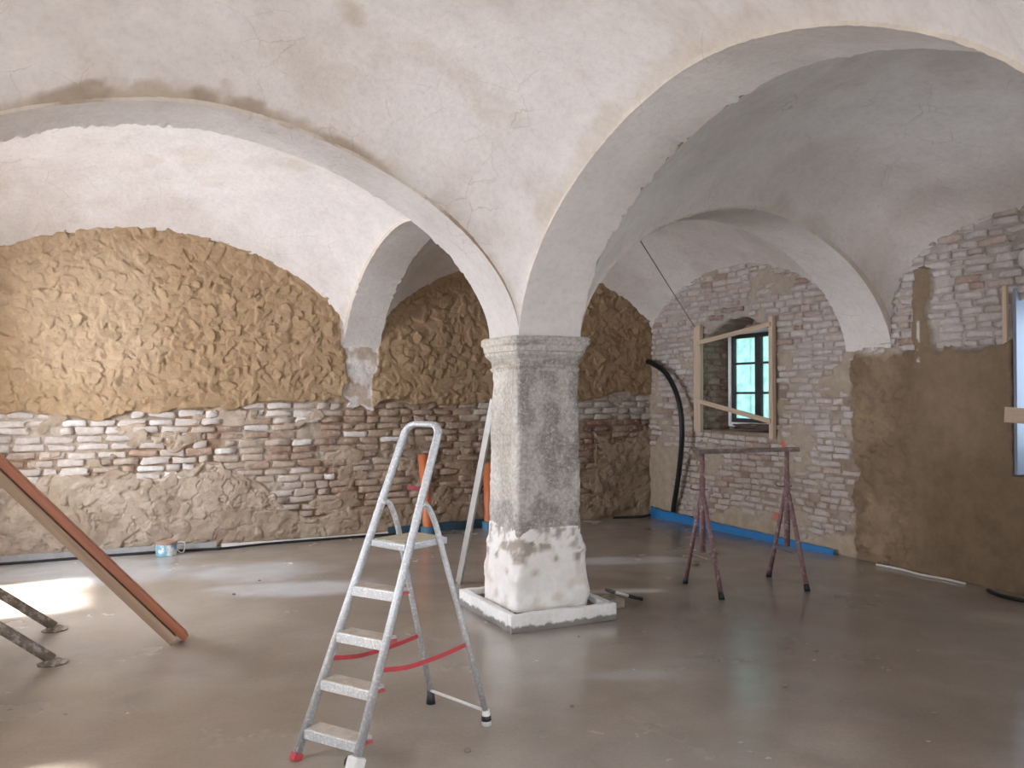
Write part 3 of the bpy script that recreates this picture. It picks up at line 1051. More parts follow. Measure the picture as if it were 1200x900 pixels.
# ------------------------------------------------------------------ pillar
def square_loft(name, levels, cx, cy, colfun, mat, parent, side=14, rough=0.004, seed=1, round_=0.10, dz=0.02):
    """square section lofted through (z, half) levels with worn edges and chips"""
    zz, hh = [l[0] for l in levels], [l[1] for l in levels]
    z = np.unique(np.concatenate([np.arange(zz[0], zz[-1], dz), zz]))
    h = np.interp(z, zz, hh)
    q = np.linspace(-1, 1, side + 1)[:-1]
    ring = np.concatenate([np.stack([q, -np.ones(side)], 1), np.stack([np.ones(side), q], 1), np.stack([-q, np.ones(side)], 1), np.stack([-np.ones(side), -q], 1)])
    # round the corners a little
    rr = np.abs(ring).min(1)
    k = 1 - round_ * sstep(0.80, 1.0, rr)
    ring = ring * k[:, None]
    nr = len(ring)
    Z = np.repeat(z[:, None], nr, 1)
    X = h[:, None] * ring[None, :, 0]
    Y = h[:, None] * ring[None, :, 1]
    arc = np.arange(nr)[None, :] / side * 2 * 0.27
    # periodic noise through 3 planes
    nn = (fbm(X * 9 + Y * 5 + 40, Z * 9, seed, 4) + fbm(Y * 9 - X * 5 + 60, Z * 9, seed + 5, 4) - 1)
    s = 1 + (rough * nn * 2) / h[:, None]
    corner = np.repeat(rr[None, :], len(z), 0)
    chip = sstep(0.55, 0.75, fbm(X * 6 + 7, Z * 7 + Y * 6, seed + 9, 3)) * sstep(0.7, 1.0, corner)
    s = s - 0.06 * chip
    X, Y = X * s, Y * s
    col = colfun(X, Y, Z, h[:, None], seed)
    V = np.stack([X + cx, Y + cy, Z], -1).reshape(-1, 3)
    i, j = np.meshgrid(np.arange(len(z) - 1), np.arange(nr), indexing='ij')
    a = (i * nr + j).ravel()
    b = (i * nr + (j + 1) % nr).ravel()
    F = np.stack([a, b, b + nr, a + nr], 1)
    # caps
    V = np.concatenate([V, [[cx, cy, z[0]], [cx, cy, z[-1]]]])
    C = np.concatenate([col.reshape(-1, 3), col.reshape(-1, 3)[:1], col.reshape(-1, 3)[-1:]])
    base, topi = len(V) - 2, len(V) - 1
    J = np.arange(nr)
    L = (len(z) - 1) * nr
    F2 = np.stack([(J + 1) % nr, J, np.full(nr, base), np.full(nr, base)], 1)
    F3 = np.stack([L + J, L + (J + 1) % nr, np.full(nr, topi), np.full(nr, topi)], 1)
    me = bpy.data.meshes.new(name)
    me.from_pydata(V.tolist(), [], F.tolist() + [list(f[:3]) for f in F2] + [list(f[:3]) for f in F3])
    ca = me.color_attributes.new('Col', 'FLOAT_COLOR', 'POINT')
    cc = np.ones((len(V), 4), np.float32)
    cc[:, :3] = np.clip(C, 0, 1)
    ca.data.foreach_set('color', cc.ravel())
    me.polygons.foreach_set('use_smooth', np.full(len(me.polygons), name != 'capital'))
    me.materials.append(mat)
    return link(name, me, None, parent)


def shaft_col(X, Y, Z, h, seed):
    n1 = fbm(X * 3 + Y * 4, Z * 2.2, seed + 20)
    n2 = fbm(X * 9 + Y * 8, Z * 6, seed + 21)
    front = (Y < -0.9 * h + 0.02)           # face towards the middle bay is darker
    c = mixc(lin(216, 208, 196), lin(196, 184, 168), sstep(0.4, 0.6, n1))
    dark = mixc(lin(180, 174, 166), lin(138, 132, 128), sstep(0.4, 0.6, n2))
    m = np.where(front, 1.0, 0.2) * sstep(0.34, 0.5, n1 + 0.25 * (Z - 1.0) * front)
    c = mixc(c, dark, 0.8 * m)
    # lower band: painted-over grey zone with a pale rim
    e = 0.92 + 0.05 * X / h + 0.08 * (n1 - 0.5)
    band = (1 - sstep(-0.01, 0.01, Z - e)) * np.where(front, 0.55, 1.0)
    c = mixc(c, mixc(lin(192, 186, 178), lin(164, 154, 144), sstep(0.45, 0.6, n2)), 0.85 * band)
    rim = np.exp(-((Z - e) / 0.008) ** 2)
    c = mixc(c, lin(208, 202, 192), 0.7 * rim)
    return c


def cap_col(X, Y, Z, h, seed):
    n1 = fbm(X * 4 + Y * 4, Z * 22, seed + 20)
    front = (Y < -0.9 * h + 0.02)
    c = mixc(lin(206, 196, 180), lin(184, 170, 150), sstep(0.4, 0.6, n1))
    return mixc(c, mixc(lin(182, 176, 168), lin(146, 140, 134), sstep(0.42, 0.6, n1)), np.where(front, 0.85, 0.2))


def foot_col(X, Y, Z, h, seed):
    n1 = fbm(X * 11 + Y * 11, Z * 11, seed + 20, 5)
    n2 = fbm(X * 3 + Y * 5 + 9, Z * 4, seed + 25)
    c = mixc(lin(236, 232, 226), lin(220, 208, 194), sstep(0.5, 0.7, n1))
    up = sstep(0.30, 0.66, Z + 0.35 * (n2 - 0.5))
    return mixc(c, lin(158, 144, 130), np.clip(0.85 * sstep(0.56, 0.66, n1 + 0.25 * up - 0.22), 0, 1))


PCX, PCY = (QX0 + QX1) / 2, (QY0 + QY1) / 2
pillar = thing('pillar', 'square weathered stone pillar with moulded capital and whitewashed foot carrying the arches', 'pillar', (PCX, PCY, 0))
square_loft('shaft', [(0.55, 0.272), (1.0, 0.266), (1.86, 0.258)], 0, 0, shaft_col, M_STONE, pillar, seed=3, rough=0.006, side=22, round_=0.04)
square_loft('capital', [(1.84, 0.256), (1.865, 0.268), (1.875, 0.256), (1.90, 0.258), (1.93, 0.268), (1.955, 0.29), (1.965, 0.298), (1.985, 0.298), (1.99, 0.31), (2.03, 0.312), (2.045, 0.322), (2.085, 0.322), (2.10, 0.31)],
            0, 0, cap_col, M_STONE, pillar, seed=7, rough=0.004, side=18, round_=0.03, dz=0.008)
square_loft('foot', [(-0.0, 0.325), (0.14, 0.318), (0.45, 0.302), (0.52, 0.300), (0.57, 0.282), (0.68, 0.268), (0.70, 0.25)], 0, 0, foot_col, M_WHITE, pillar, seed=11, rough=0.012, side=24, round_=0.05)
# second pillar of the row, beside the camera
p2 = thing('pillar', 'square stone pillar carrying the front arches', 'pillar', (PCX, (NY0 + NY1) / 2, 0))
for ch in list(pillar.children):
    c = ch.copy()
    COL.objects.link(c)
    c.parent = p2

# white boards cast round the pillar foot ------------------------------------------------
def foot_boards():
    m, nt, b = nodes('white_board')
    p = pos(nt)
    sep = nt.nodes.new('ShaderNodeSeparateXYZ')
    nt.links.new(p, sep.inputs[0])
    n = noise_node(nt, 14, 5, 0.6, p)
    add = nt.nodes.new('ShaderNodeMath')
    add.operation = 'MULTIPLY_ADD'
    add.inputs[1].default_value = 0.10
    nt.links.new(n.outputs['Fac'], add.inputs[0])
    nt.links.new(sep.outputs['Z'], add.inputs[2])
    r = ramp(nt, add.outputs[0], [(0.088, lin(140, 134, 128)), (0.104, lin(232, 230, 226))])
    n2 = noise_node(nt, 30, 5, 0.6, p)
    r2 = ramp(nt, n2.outputs['Fac'], [(0.3, (0.88,) * 3), (0.6, (1.0,) * 3)])
    nt.links.new(mixrgb(nt, r.outputs['Color'], r2.outputs['Color'], 1.0, 'MULTIPLY'), b.inputs['Base Color'])
    b.inputs['Roughness'].default_value = 0.85
    bump(nt, b, n2.outputs['Fac'], 0.4, 0.006)
    x0, x1, y0, y1, t, hh = 2.605, 3.47, 5.35, 6.30, 0.055, 0.125
    fr = thing('edge_board_frame', 'low white board frame cast around the foot of the pillar', 'frame', ((x0 + x1) / 2, (y0 + y1) / 2, 0))
    cx, cy = fr.location.x, fr.location.y
    for (a0, a1, b0, b1) in ((x0, x1, y0, y0 + t), (x0, x0 + t, y0 + t, y1), (x1 - t, x1, y0 + t, y1), (x0 + t, x1 - t, y1 - t, y1)):
        bm = bmesh.new()
        box(bm, (a0 + a1) / 2 - cx, (b0 + b1) / 2 - cy, hh / 2, a1 - a0, b1 - b0, hh, None, 0.006)
        bmesh.ops.subdivide_edges(bm, edges=[e for e in bm.edges if e.calc_length() > 0.3], cuts=12, use_grid_fill=True)
        for v in bm.verts:
            v.co += Vector((random.gauss(0, 0.0022), random.gauss(0, 0.0022), random.gauss(0, 0.0022)))
        bm_obj('board', bm, m, fr, True)
    # rubble fill between boards and foot
    n = 44
    xs = np.linspace(x0 + t - cx - 0.01, x1 - t - cx + 0.01, n)
    ys = np.linspace(y0 + t - cy - 0.01, y1 - t - cy + 0.01, n)
    X, Y = np.meshgrid(xs, ys, indexing='ij')
    nn = fbm(X * 14, Y * 14, 301, 4)
    Z = 0.085 + 0.05 * (nn - 0.5)
    c = mixc(lin(210, 202, 190), lin(110, 96, 80), sstep(0.42, 0.6, fbm(X * 9, Y * 9, 303)))
    c = mixc(c, lin(110, 160, 158), sstep(0.62, 0.66, fbm(X * 7 + 3, Y * 7, 305)))
    o = link('rubble_fill', mesh_np('rubble_fill', np.stack([X, Y, Z], -1), grid_faces(n, n), c), M_WHITE, fr)
    o['kind'] = 'stuff'


foot_boards()

# ------------------------------------------------------------------ stepladder
M_ALU = mat_plain('splashed_aluminium', lin(196, 200, 204), 0.45, 0.6, 0.12, 40, speck=lin(230, 228, 224), speck_scale=85, lo=0.54, hi=0.60)
M_ALU2 = mat_plain('dusty_aluminium_tread', lin(206, 192, 176), 0.75, 0.05, 0.12, 20, speck=lin(196, 172, 146), speck_scale=18, lo=0.48, hi=0.6)
M_RED = mat_plain('red_plastic', lin(214, 58, 66), 0.5, 0, 0.12)
M_BLACKP = mat_plain('black_plastic', lin(36, 38, 42), 0.5, 0, 0.15)
M_WHITEP = mat_plain('white_splashed_plastic', lin(222, 218, 212), 0.6, 0, 0.1)
M_PLAT = mat_plain('tan_platform_mat', lin(200, 186, 150), 0.8, 0, 0.12, 25, speck=lin(212, 206, 192), speck_scale=20)


def stepladder():
    ax, wx = rd(0.64, 0.77), rd(0.77, -0.64)
    ax.z = wx.z = 0
    ax.normalize()
    wx.normalize()
    FL, FR = rd(-0.985, 3.90), rd(-0.692, 3.72)
    RL, RR = rd(-0.437, 4.62), rd(-0.128, 4.315)
    org = (FL + FR + RL + RR) / 4
    t = thing('stepladder', 'paint-splashed aluminium stepladder with red straps standing open on the floor', 'stepladder', org)

    def loc(p):
        return Vector(p) - org
    TL = FL + ax * 0.585 + wx * 0.115
    TR = FR + ax * 0.565 - wx * 0.025
    HZ = 1.515
    TL.z = TR.z = HZ

    def rail(A, B, z):
        return A.lerp(B, z / HZ)
    # front frame: one U-shaped tube
    dirl, dirr = (TL - FL).normalized(), (TR - FR).normalized()
    across = (TR - TL)
    rr = 0.055
    path = [FL + dirl * 0.03, FL.lerp(TL, 0.5), TL - dirl * rr]
    for k in range(1, 6):
        a = k / 6 * math.pi / 2
        path.append(TL - dirl * rr * (1 - math.sin(a)) + across.normalized() * rr * (1 - math.cos(a)))
    path.append(TL + across.normalized() * rr)
    path.append(TR - across.normalized() * rr)
    for k in range(1, 6):
        a = k / 6 * math.pi / 2
        path.append(TR - across.normalized() * rr * (1 - math.sin(a)) - dirr * rr * (1 - math.cos(a)))
    path += [TR - dirr * rr, FR.lerp(TR, 0.5), FR + dirr * 0.03]
    # oval tube, flat side facing forward
    bm = bmesh.new()
    rings = tube(bm, [loc(p) for p in path], 0.0155, 10)
    for ring, p in zip(rings, path):
        c = loc(p)
        for v in ring:
            d = v.co - c
            v.co = c + d + ax * d.dot(ax) * 0.55
    bm_obj('front_frame', bm, M_ALU, t, True)
    # treads
    for z, dep in ((0.125, 0.10), (0.33, 0.10), (0.535, 0.10), (0.74, 0.10)):
        A, B = rail(FL, TL, z), rail(FR, TR, z)
        bm = bmesh.new()
        bar(bm, loc(A + ax * 0.035 + wx * 0.012), loc(B + ax * 0.035 - wx * 0.012), 0.10, 0.022, 0.003)
        bar(bm, loc(A - ax * 0.012 + wx * 0.012 + Vector((0, 0, -0.012))), loc(B - ax * 0.012 - wx * 0.012 + Vector((0, 0, -0.012))), 0.008, 0.042, 0.002)
        tr = bm_obj('tread', bm, M_ALU, t)
        bm = bmesh.new()
        up_ = Vector((0, 0, 0.0125))
        bar(bm, loc(A + ax * 0.035 + wx * 0.012 + up_), loc(B + ax * 0.035 - wx * 0.012 + up_), 0.094, 0.004, 0.001)
        bm_obj('tread_top', bm, M_ALU2, tr)
        for P in (A, B):
            bm = bmesh.new()
            sgn = -1 if P is A else 1
            q = loc(P + ax * 0.035 + wx * sgn * 0.002)
            bar(bm, q - ax * 0.055, q + ax * 0.030, 0.012, 0.012, 0.002)
            bm_obj('tread_cap', bm, M_RED, tr)
    # platform
    zP = 0.945
    A, B = rail(FL, TL, zP), rail(FR, TR, zP)
    bm = bmesh.new()
    c = (A + B) / 2 + ax * 0.135
    wid = (B - A).length - 0.015
    rot = Matrix((wx, ax, Vector((0, 0, 1)))).transposed().to_4x4()
    box(bm, *loc(c), wid, 0.29, 0.034, rot, 0.008)
    pf = bm_obj('platform', bm, M_ALU, t)
    bm = bmesh.new()
    box(bm, *loc(c + Vector((0, 0, 0.0185))), wid - 0.03, 0.265, 0.004, rot, 0.001)
    bm_obj('platform_mat', bm, M_PLAT, pf)
    # rear frame: two bent legs, hung from the rails
    zp = 1.135
    for (F, T, Rr, s) in ((FL, TL, RL, 1), (FR, TR, RR, -1)):
        piv = rail(F, T, zp) + ax * 0.012
        foot = Rr + Vector((0, 0, 0.05))
        knee = piv + ax * 0.075 + Vector((0, 0, -0.055))
        knee = knee.lerp(foot, 0.05)
        pts = smooth_path([piv, piv + ax * 0.040 + Vector((0, 0, -0.012)), knee, knee.lerp(foot, 0.12)], 5) + [knee.lerp(foot, 0.5), foot]
        bm = bmesh.new()
        rings = tube(bm, [loc(p) for p in pts], 0.0145, 10)
        lg = bm_obj('leg', bm, M_ALU, t, True)
        bm = bmesh.new()
        dn = (foot - knee).normalized()
        tube(bm, [loc(Rr + Vector((0, 0, 0.0))), loc(Rr + Vector((0, 0, 0.028)) - dn * 0.004), loc(Rr + Vector((0, 0, 0.065)) - dn * 0.012)], [0.026, 0.023, 0.019], 12)
        bm_obj('foot_cap', bm, M_BLACKP if s == 1 else M_WHITEP, lg, True)
        if s == -1:
            bm = bmesh.new()
            tube(bm, [loc(Rr + Vector((0, 0, 0.022)) - dn * 0.003), loc(Rr + Vector((0, 0, 0.042)) - dn * 0.008)], [0.0262, 0.0245], 12)
            bm_obj('foot_ring', bm, M_BLACKP, lg, True)
        # rivet
        bm = bmesh.new()
        pv = rail(F, T, zp)
        tube(bm, [loc(pv - wx * s * 0.022), loc(pv + wx * s * 0.022)], 0.009, 8)
        bm_obj('pivot_bolt', bm, M_WHITEP, t, True)
    tube_obj('rear_stretcher', [loc(RL + Vector((0, 0, 0.075)) - ax * 0.012), loc(RR + Vector((0, 0, 0.075)) - ax * 0.012)], 0.0085, M_WHITEP, t, 8)
    # front feet
    bm = bmesh.new()
    bar(bm, loc(FL + Vector((0, 0, 0.0))), loc(FL + dirl * 0.034), 0.036, 0.050, 0.005, up=ax)
    bm_obj('foot_cap', bm, M_RED, t)
    bm = bmesh.new()
    bar(bm, loc(FR), loc(FR + dirr * 0.088), 0.062, 0.066, 0.012, up=ax)
    bm_obj('foot_cap', bm, M_WHITEP, t)
    bm = bmesh.new()
    cc = FR + dirr * 0.055 - wx * 0.038
    tube(bm, [loc(cc - wx * 0.010), loc(cc + wx * 0.012)], 0.026, 12)
    bm_obj('foot_wheel', bm, M_BLACKP, t, True)
    # red straps between front and rear
    for (F, T, Rr, zf, zr, s) in ((FL, TL, RL, 0.425, 0.40, 1), (FR, TR, RR, 0.42, 0.425, -1)):
        a = rail(F, T, zf) + ax * 0.02
        piv = rail(F, T, zp) + ax * 0.09 - Vector((0, 0, 0.07))
        fr = 1 - zr / piv.z
        b = piv.lerp(Rr, fr)
        mid = a.lerp(b, 0.5) + Vector((0, 0, -0.022))
        pts = smooth_path([a, a.lerp(mid, 0.55) + Vector((0, 0, -0.010)), mid, mid.lerp(b, 0.5) + Vector((0, 0, -0.004)), b], 4)
        bm = bmesh.new()
        prev = None
        for p in pts:
            q = loc(p)
            cur = [bm.verts.new(q + Vector((0, 0, h)) + wx * o_) for h, o_ in ((0.011, -0.0012), (0.011, 0.0012), (-0.011, 0.0012), (-0.011, -0.0012))]
            if prev:
                for k in range(4):
                    bm.faces.new((prev[k], prev[(k + 1) % 4], cur[(k + 1) % 4], cur[k]))
            else:
                bm.faces.new(cur[::-1])
            prev = cur
        bm.faces.new(prev)
        bm_obj('strap', bm, M_RED, t)


stepladder()

# ------------------------------------------------------------------ steel trestle
M_RUST = mat_plain('red_painted_steel', lin(132, 92, 92), 0.65, 0.1, 0.2, 20, speck=lin(168, 150, 154), speck_scale=24, lo=0.52, hi=0.68)
M_BAR = mat_plain('mortar_caked_bar', lin(128, 108, 100), 0.7, 0.1, 0.25, 20, speck=lin(166, 150, 144), speck_scale=16, lo=0.5, hi=0.66)


def trestle():
    l1, l2, r1, r2 = floor_px(802, 683), floor_px(845, 702), floor_px(900, 675), floor_px(945, 692)
    org = (l1 + l2 + r1 + r2) / 4
    t = thing('trestle', 'adjustable red steel scaffolding trestle with a caked top bar under the window', 'trestle', org)
    tops = []
    for (a, b) in ((l1, l2), (r1, r2)):
        c = (a + b) / 2
        c.z = 0
        apex = c + Vector((0, 0, 0.80))
        out = (b - a).normalized()
        for p, s in ((a, -1), (b, 1)):
            bm = bmesh.new()
            top = apex + out * s * 0.028
            tube(bm, [p - org + Vector((0, 0, 0.0)), p.lerp(top, 0.5) - org, top - org], [0.021, 0.019, 0.017], 10)
            lg = bm_obj('leg', bm, M_RUST, t, True)
            bm = bmesh.new()
            tube(bm, [p - org, p.lerp(top, 0.07) - org], [0.025, 0.023], 10)
            bm_obj('foot_cap', bm, M_BLACKP, lg, True)
        tube_obj('outer_tube', [c - org + Vector((0, 0, 0.33)), c - org + Vector((0, 0, 0.96))], 0.026, M_RUST, t)
        tube_obj('inner_tube', [c - org + Vector((0, 0, 0.88)), c - org + Vector((0, 0, 1.165))], 0.020, M_RUST, t)
        # adjusting pin with loop
        q = c - org + Vector((0, 0, 0.86))
        side = out.cross(Vector((0, 0, 1)))
        tube_obj('pin', smooth_path([q - side * 0.05, q + side * 0.06, q + side * 0.11 + Vector((0, 0, 0.015)), q + side * 0.10 + Vector((0, 0, 0.045))], 4), 0.006, M_RUST, t, 6)
        tube_obj('cross_tie', [a.lerp(apex, 0.36) - org, b.lerp(apex, 0.36) - org], 0.006, M_BAR, t, 6)
        tops.append(c)
    d = (tops[1] - tops[0]).normalized()
    bm = bmesh.new()
    z = Vector((0, 0, 1.183))
    bar(bm, tops[0] - d * 0.115 - org + z, tops[1] + d * 0.115 - org + z, 0.062, 0.036, 0.004)
    bm_obj('top_bar', bm, M_BAR, t)


trestle()

# ------------------------------------------------------------------ pipes, hoses, strips along the walls
M_ORANGE = mat_plain('orange_drain_pipe', lin(222, 108, 52), 0.45, 0, 0.06)
M_BLUEC = mat_plain('blue_tape', lin(64, 124, 158), 0.55, 0, 0.12)
M_BLUE = mat_plain('blue_foam', lin(20, 120, 196), 0.7, 0, 0.10, 12)
M_DKBLUE = mat_plain('dark_blue_foam', lin(40, 76, 98), 0.7, 0, 0.12, 12)
M_GREYS = mat_plain('grey_foam', lin(168, 166, 166), 0.8, 0, 0.12, 12)
M_HOSE = mat_plain('black_corrugated_plastic', lin(26, 26, 30), 0.42, 0, 0.1)
M_WCABLE = mat_plain('white_cable', lin(214, 208, 200), 0.6, 0, 0.06)


def drain_pipe(label, x, y, h, lean, clip):
    t = thing('drain_pipe', label, 'pipe', (x, y, 0))
    bm = bmesh.new()
    top = Vector((lean, 0, h))
    d = top.normalized()
    rings = tube(bm, [Vector((0, 0, 0)), top], 0.058, 20, cap=False)
    # wall thickness at the mouth
    inner = tube(bm, [top, top - d * 0.25], 0.052, 20, cap=False)
    for k in range(20):
        bm.faces.new((rings[-1][k], rings[-1][(k + 1) % 20], inner[0][(k + 1) % 20], inner[0][k]))
    bm.faces.new(inner[-1])
    bm_obj('tube', bm, M_ORANGE, t, True)
    bm = bmesh.new()
    lathe(bm, [(0.088, 0.0), (0.088, 0.095), (0.076, 0.105), (0.060, 0.105)], 20)
    bm_obj('collar', bm, M_BLUEC, t)
    if clip:
        bm = bmesh.new()
        p0 = d * 0.56
        pts = [p0 + Vector((0.0, -0.062, 0.0)), p0 + Vector((-0.07, -0.075, 0.0)), p0 + Vector((-0.14, -0.08, 0.01)), p0 + Vector((-0.25, -0.085, 0.035))]
        pts = smooth_path(pts, 4)
        prev = None
        for i, p in enumerate(pts):
            hw = 0.035 - 0.012 * i / len(pts)
            cur = [bm.verts.new(p + Vector((0, dy, dz))) for dy, dz in ((-0.002, -hw), (0.002, -hw), (0.002, hw), (-0.002, hw))]
            if prev:
                for k in range(4):
                    bm.faces.new((prev[k], prev[(k + 1) % 4], cur[(k + 1) % 4], cur[k]))
            else:
                bm.faces.new(cur[::-1])
            prev = cur
        bm.faces.new(prev)
        bm_obj('tape_flag', bm, mat_plain('pink_tape', lin(222, 92, 104), 0.6, 0, 0.08), t)


drain_pipe('tall orange drain pipe with a blue collar and a pink tape flag', 3.58, 9.62, 0.97, -0.07, True)
drain_pipe('short orange drain pipe with a blue collar close to the stone pillar', 4.42, 9.72, 0.82, -0.015, False)


def strip_along(name, pts, h0, h1, th, mat, label, cat, group=None):
    """upright foam strip standing along the wall foot, following floor points"""
    pts = smooth_path([Vector(p) for p in pts], 8)
    o0 = pts[0].copy()
    bm = bmesh.new()
    prev = None
    n = len(pts)
    for i, p in enumerate(pts):
        d = (pts[min(i + 1, n - 1)] - pts[max(i - 1, 0)])
        d.z = 0
        d.normalize()
        nn = Vector((-d.y, d.x, 0))
        h = h0 + (h1 - h0) * i / (n - 1)
        h *= 1 + 0.05 * math.sin(i * 1.7)
        q = p - o0
        cur = [bm.verts.new(q + nn * a + Vector((0, 0, b))) for a, b in ((-th / 2, 0), (th / 2, 0), (th / 2 + 0.01, h), (-th / 2 + 0.01, h))]
        if prev:
            for k in range(4):
                bm.faces.new((prev[k], prev[(k + 1) % 4], cur[(k + 1) % 4], cur[k]))
        else:
            bm.faces.new(cur[::-1])
        prev = cur
    bm.faces.new(prev)
    bmesh.ops.recalc_face_normals(bm, faces=bm.faces)
    o = bm_obj(name, bm, mat)
    o.location = o0
    return tag(o, label, cat, group)


strip_along('edge_strip', [(6.93, 9.82, 0), (6.86, 9.5, 0), (6.90, 9.0, 0), (6.885, 8.4, 0), (6.90, 7.6, 0), (6.90, 7.0, 0), (6.93, 6.55, 0)], 0.135, 0.055, 0.02, M_BLUE,
            'bright blue foam edge strip along the foot of the window wall', 'edge strip')
strip_along('edge_strip', [(3.15, 9.83, 0), (3.9, 9.84, 0), (4.6, 9.83, 0), (5.0, 9.84, 0)], 0.09, 0.13, 0.02, M_DKBLUE,
            'dark blue foam edge strip behind the orange pipes', 'edge strip')
strip_along('edge_strip', [(-1.5, 9.84, 0), (-0.6, 9.83, 0), (0.4, 9.84, 0), (1.2, 9.84, 0)], 0.075, 0.06, 0.02, M_GREYS,
            'grey foam edge strip at the foot of the brick wall behind the tin', 'edge strip')
strip_along('edge_strip', [(1.25, 9.84, 0), (1.9, 9.80, 0), (2.6, 9.82, 0), (3.2, 9.84, 0)], 0.035, 0.035, 0.02, M_WCABLE,
            'white edge strip at the foot of the brick wall behind the stepladder', 'edge strip')


def hose(name, pts, rad, mat, label, cat, corr=False, seg=10):
    pp = smooth_path(pts, 10)
    if corr:
        # resample finely, alternate radii for corrugation
        fine = []
        for a, b in zip(pp, pp[1:]):
            k = max(1, int((b - a).length / 0.009))
            fine += [a.lerp(b, i / k) for i in range(k)]
        fine.append(pp[-1])
        pp = fine
        rad = [rad if i % 2 else rad * 0.86 for i in range(len(pp))]
    o0 = Vector(pts[0])
    bm = bmesh.new()
    tube(bm, [p - o0 for p in pp], rad, seg)
    o = bm_obj(name, bm, mat, None, True)
    o.location = o0
    return tag(o, label, cat)


hose('conduit_hose', [(6.90, 9.84, 2.14), (6.88, 9.70, 2.11), (6.84, 9.32, 1.95), (6.80, 9.02, 1.62), (6.80, 8.94, 1.22), (6.86, 9.08, 0.70), (6.93, 9.30, 0.15), (6.945, 9.33, 0.03)], 0.036, M_HOSE,
     'thick black corrugated conduit hanging from the corner down behind the blue strip', 'conduit', True)
hose('cable', [(-1.3, 9.72, 0.012), (-0.2, 9.74, 0.012), (0.3, 9.76, 0.012), (0.9, 9.72, 0.014), (1.25, 9.66, 0.016), (1.7, 9.74, 0.016), (2.2, 9.76, 0.016), (2.9, 9.77, 0.016), (3.4, 9.77, 0.014)], 0.014, M_HOSE,
     'black cable lying along the foot of the brick wall', 'cable')
hose('wire', [(6.90, 8.80, 2.545), (5.48, 7.365, 2.765), (4.06, 5.93, 2.99)], 0.0055, mat_plain('grey_wire', lin(110, 104, 98), 0.5, 0.3),
     'thin wire running from the vault down to the window brace', 'wire', seg=6)
hose('cable', [(6.86, 5.95, 0.012), (6.88, 5.7, 0.012), (6.84, 5.45, 0.012), (6.87, 5.2, 0.012), (6.86, 5.0, 0.012)], 0.011, M_WCABLE,
     'pale cord lying along the foot of the clay rendered wall', 'cable')
hose('cable', [(6.80, 4.75, 0.014), (6.70, 4.55, 0.014), (6.72, 4.3, 0.014), (6.8, 4.0, 0.014)], 0.016, M_HOSE,
     'short black cable end on the floor under the blue lit window', 'cable')
hose('cable', [(6.3, 9.80, 0.014), (6.55, 9.74, 0.014), (6.7, 9.68, 0.02), (6.85, 9.72, 0.03)], 0.016, M_HOSE,
     'black cable stub in the corner by the blue strip', 'cable')

# ------------------------------------------------------------------ windows of the right wall
M_WFRAME = mat_plain('white_window_paint', lin(240, 242, 244), 0.5, 0, 0.08)
M_DFRAME = mat_plain('dark_window_frame', lin(64, 62, 66), 0.5, 0, 0.15)


def mat_film():
    m, nt, b = nodes('film_covered_glass')
    out = nt.nodes['Material Output']
    nt.nodes.remove(b)
    p = pos(nt)
    n = noise_node(nt, 9, 3, 0.5, p)
    r = ramp(nt, n.outputs['Fac'], [(0.35, lin(176, 214, 220)), (0.65, lin(216, 238, 236))])
    tr = nt.nodes.new('ShaderNodeBsdfTranslucent')
    nt.links.new(r.outputs['Color'], tr.inputs['Color'])
    gl = nt.nodes.new('ShaderNodeBsdfGlossy')
    gl.inputs['Roughness'].default_value = 0.15
    tp = nt.nodes.new('ShaderNodeBsdfTransparent')
    tp.inputs['Color'].default_value = (*lin(196, 226, 228), 1)
    m1 = nt.nodes.new('ShaderNodeMixShader')
    m1.inputs[0].default_value = 0.5
    nt.links.new(tr.outputs[0], m1.inputs[1])
    nt.links.new(tp.outputs[0], m1.inputs[2])
    m2 = nt.nodes.new('ShaderNodeMixShader')
    m2.inputs[0].default_value = 0.05
    nt.links.new(m1.outputs[0], m2.inputs[1])
    nt.links.new(gl.outputs[0], m2.inputs[2])
    nt.links.new(m2.outputs[0], out.inputs['Surface'])
    return m


M_FILM = mat_film()
M_FILLER = mat_rough('rough_filler', 'const', color=lin(160, 136, 120), rough=0.95, var=0.3)


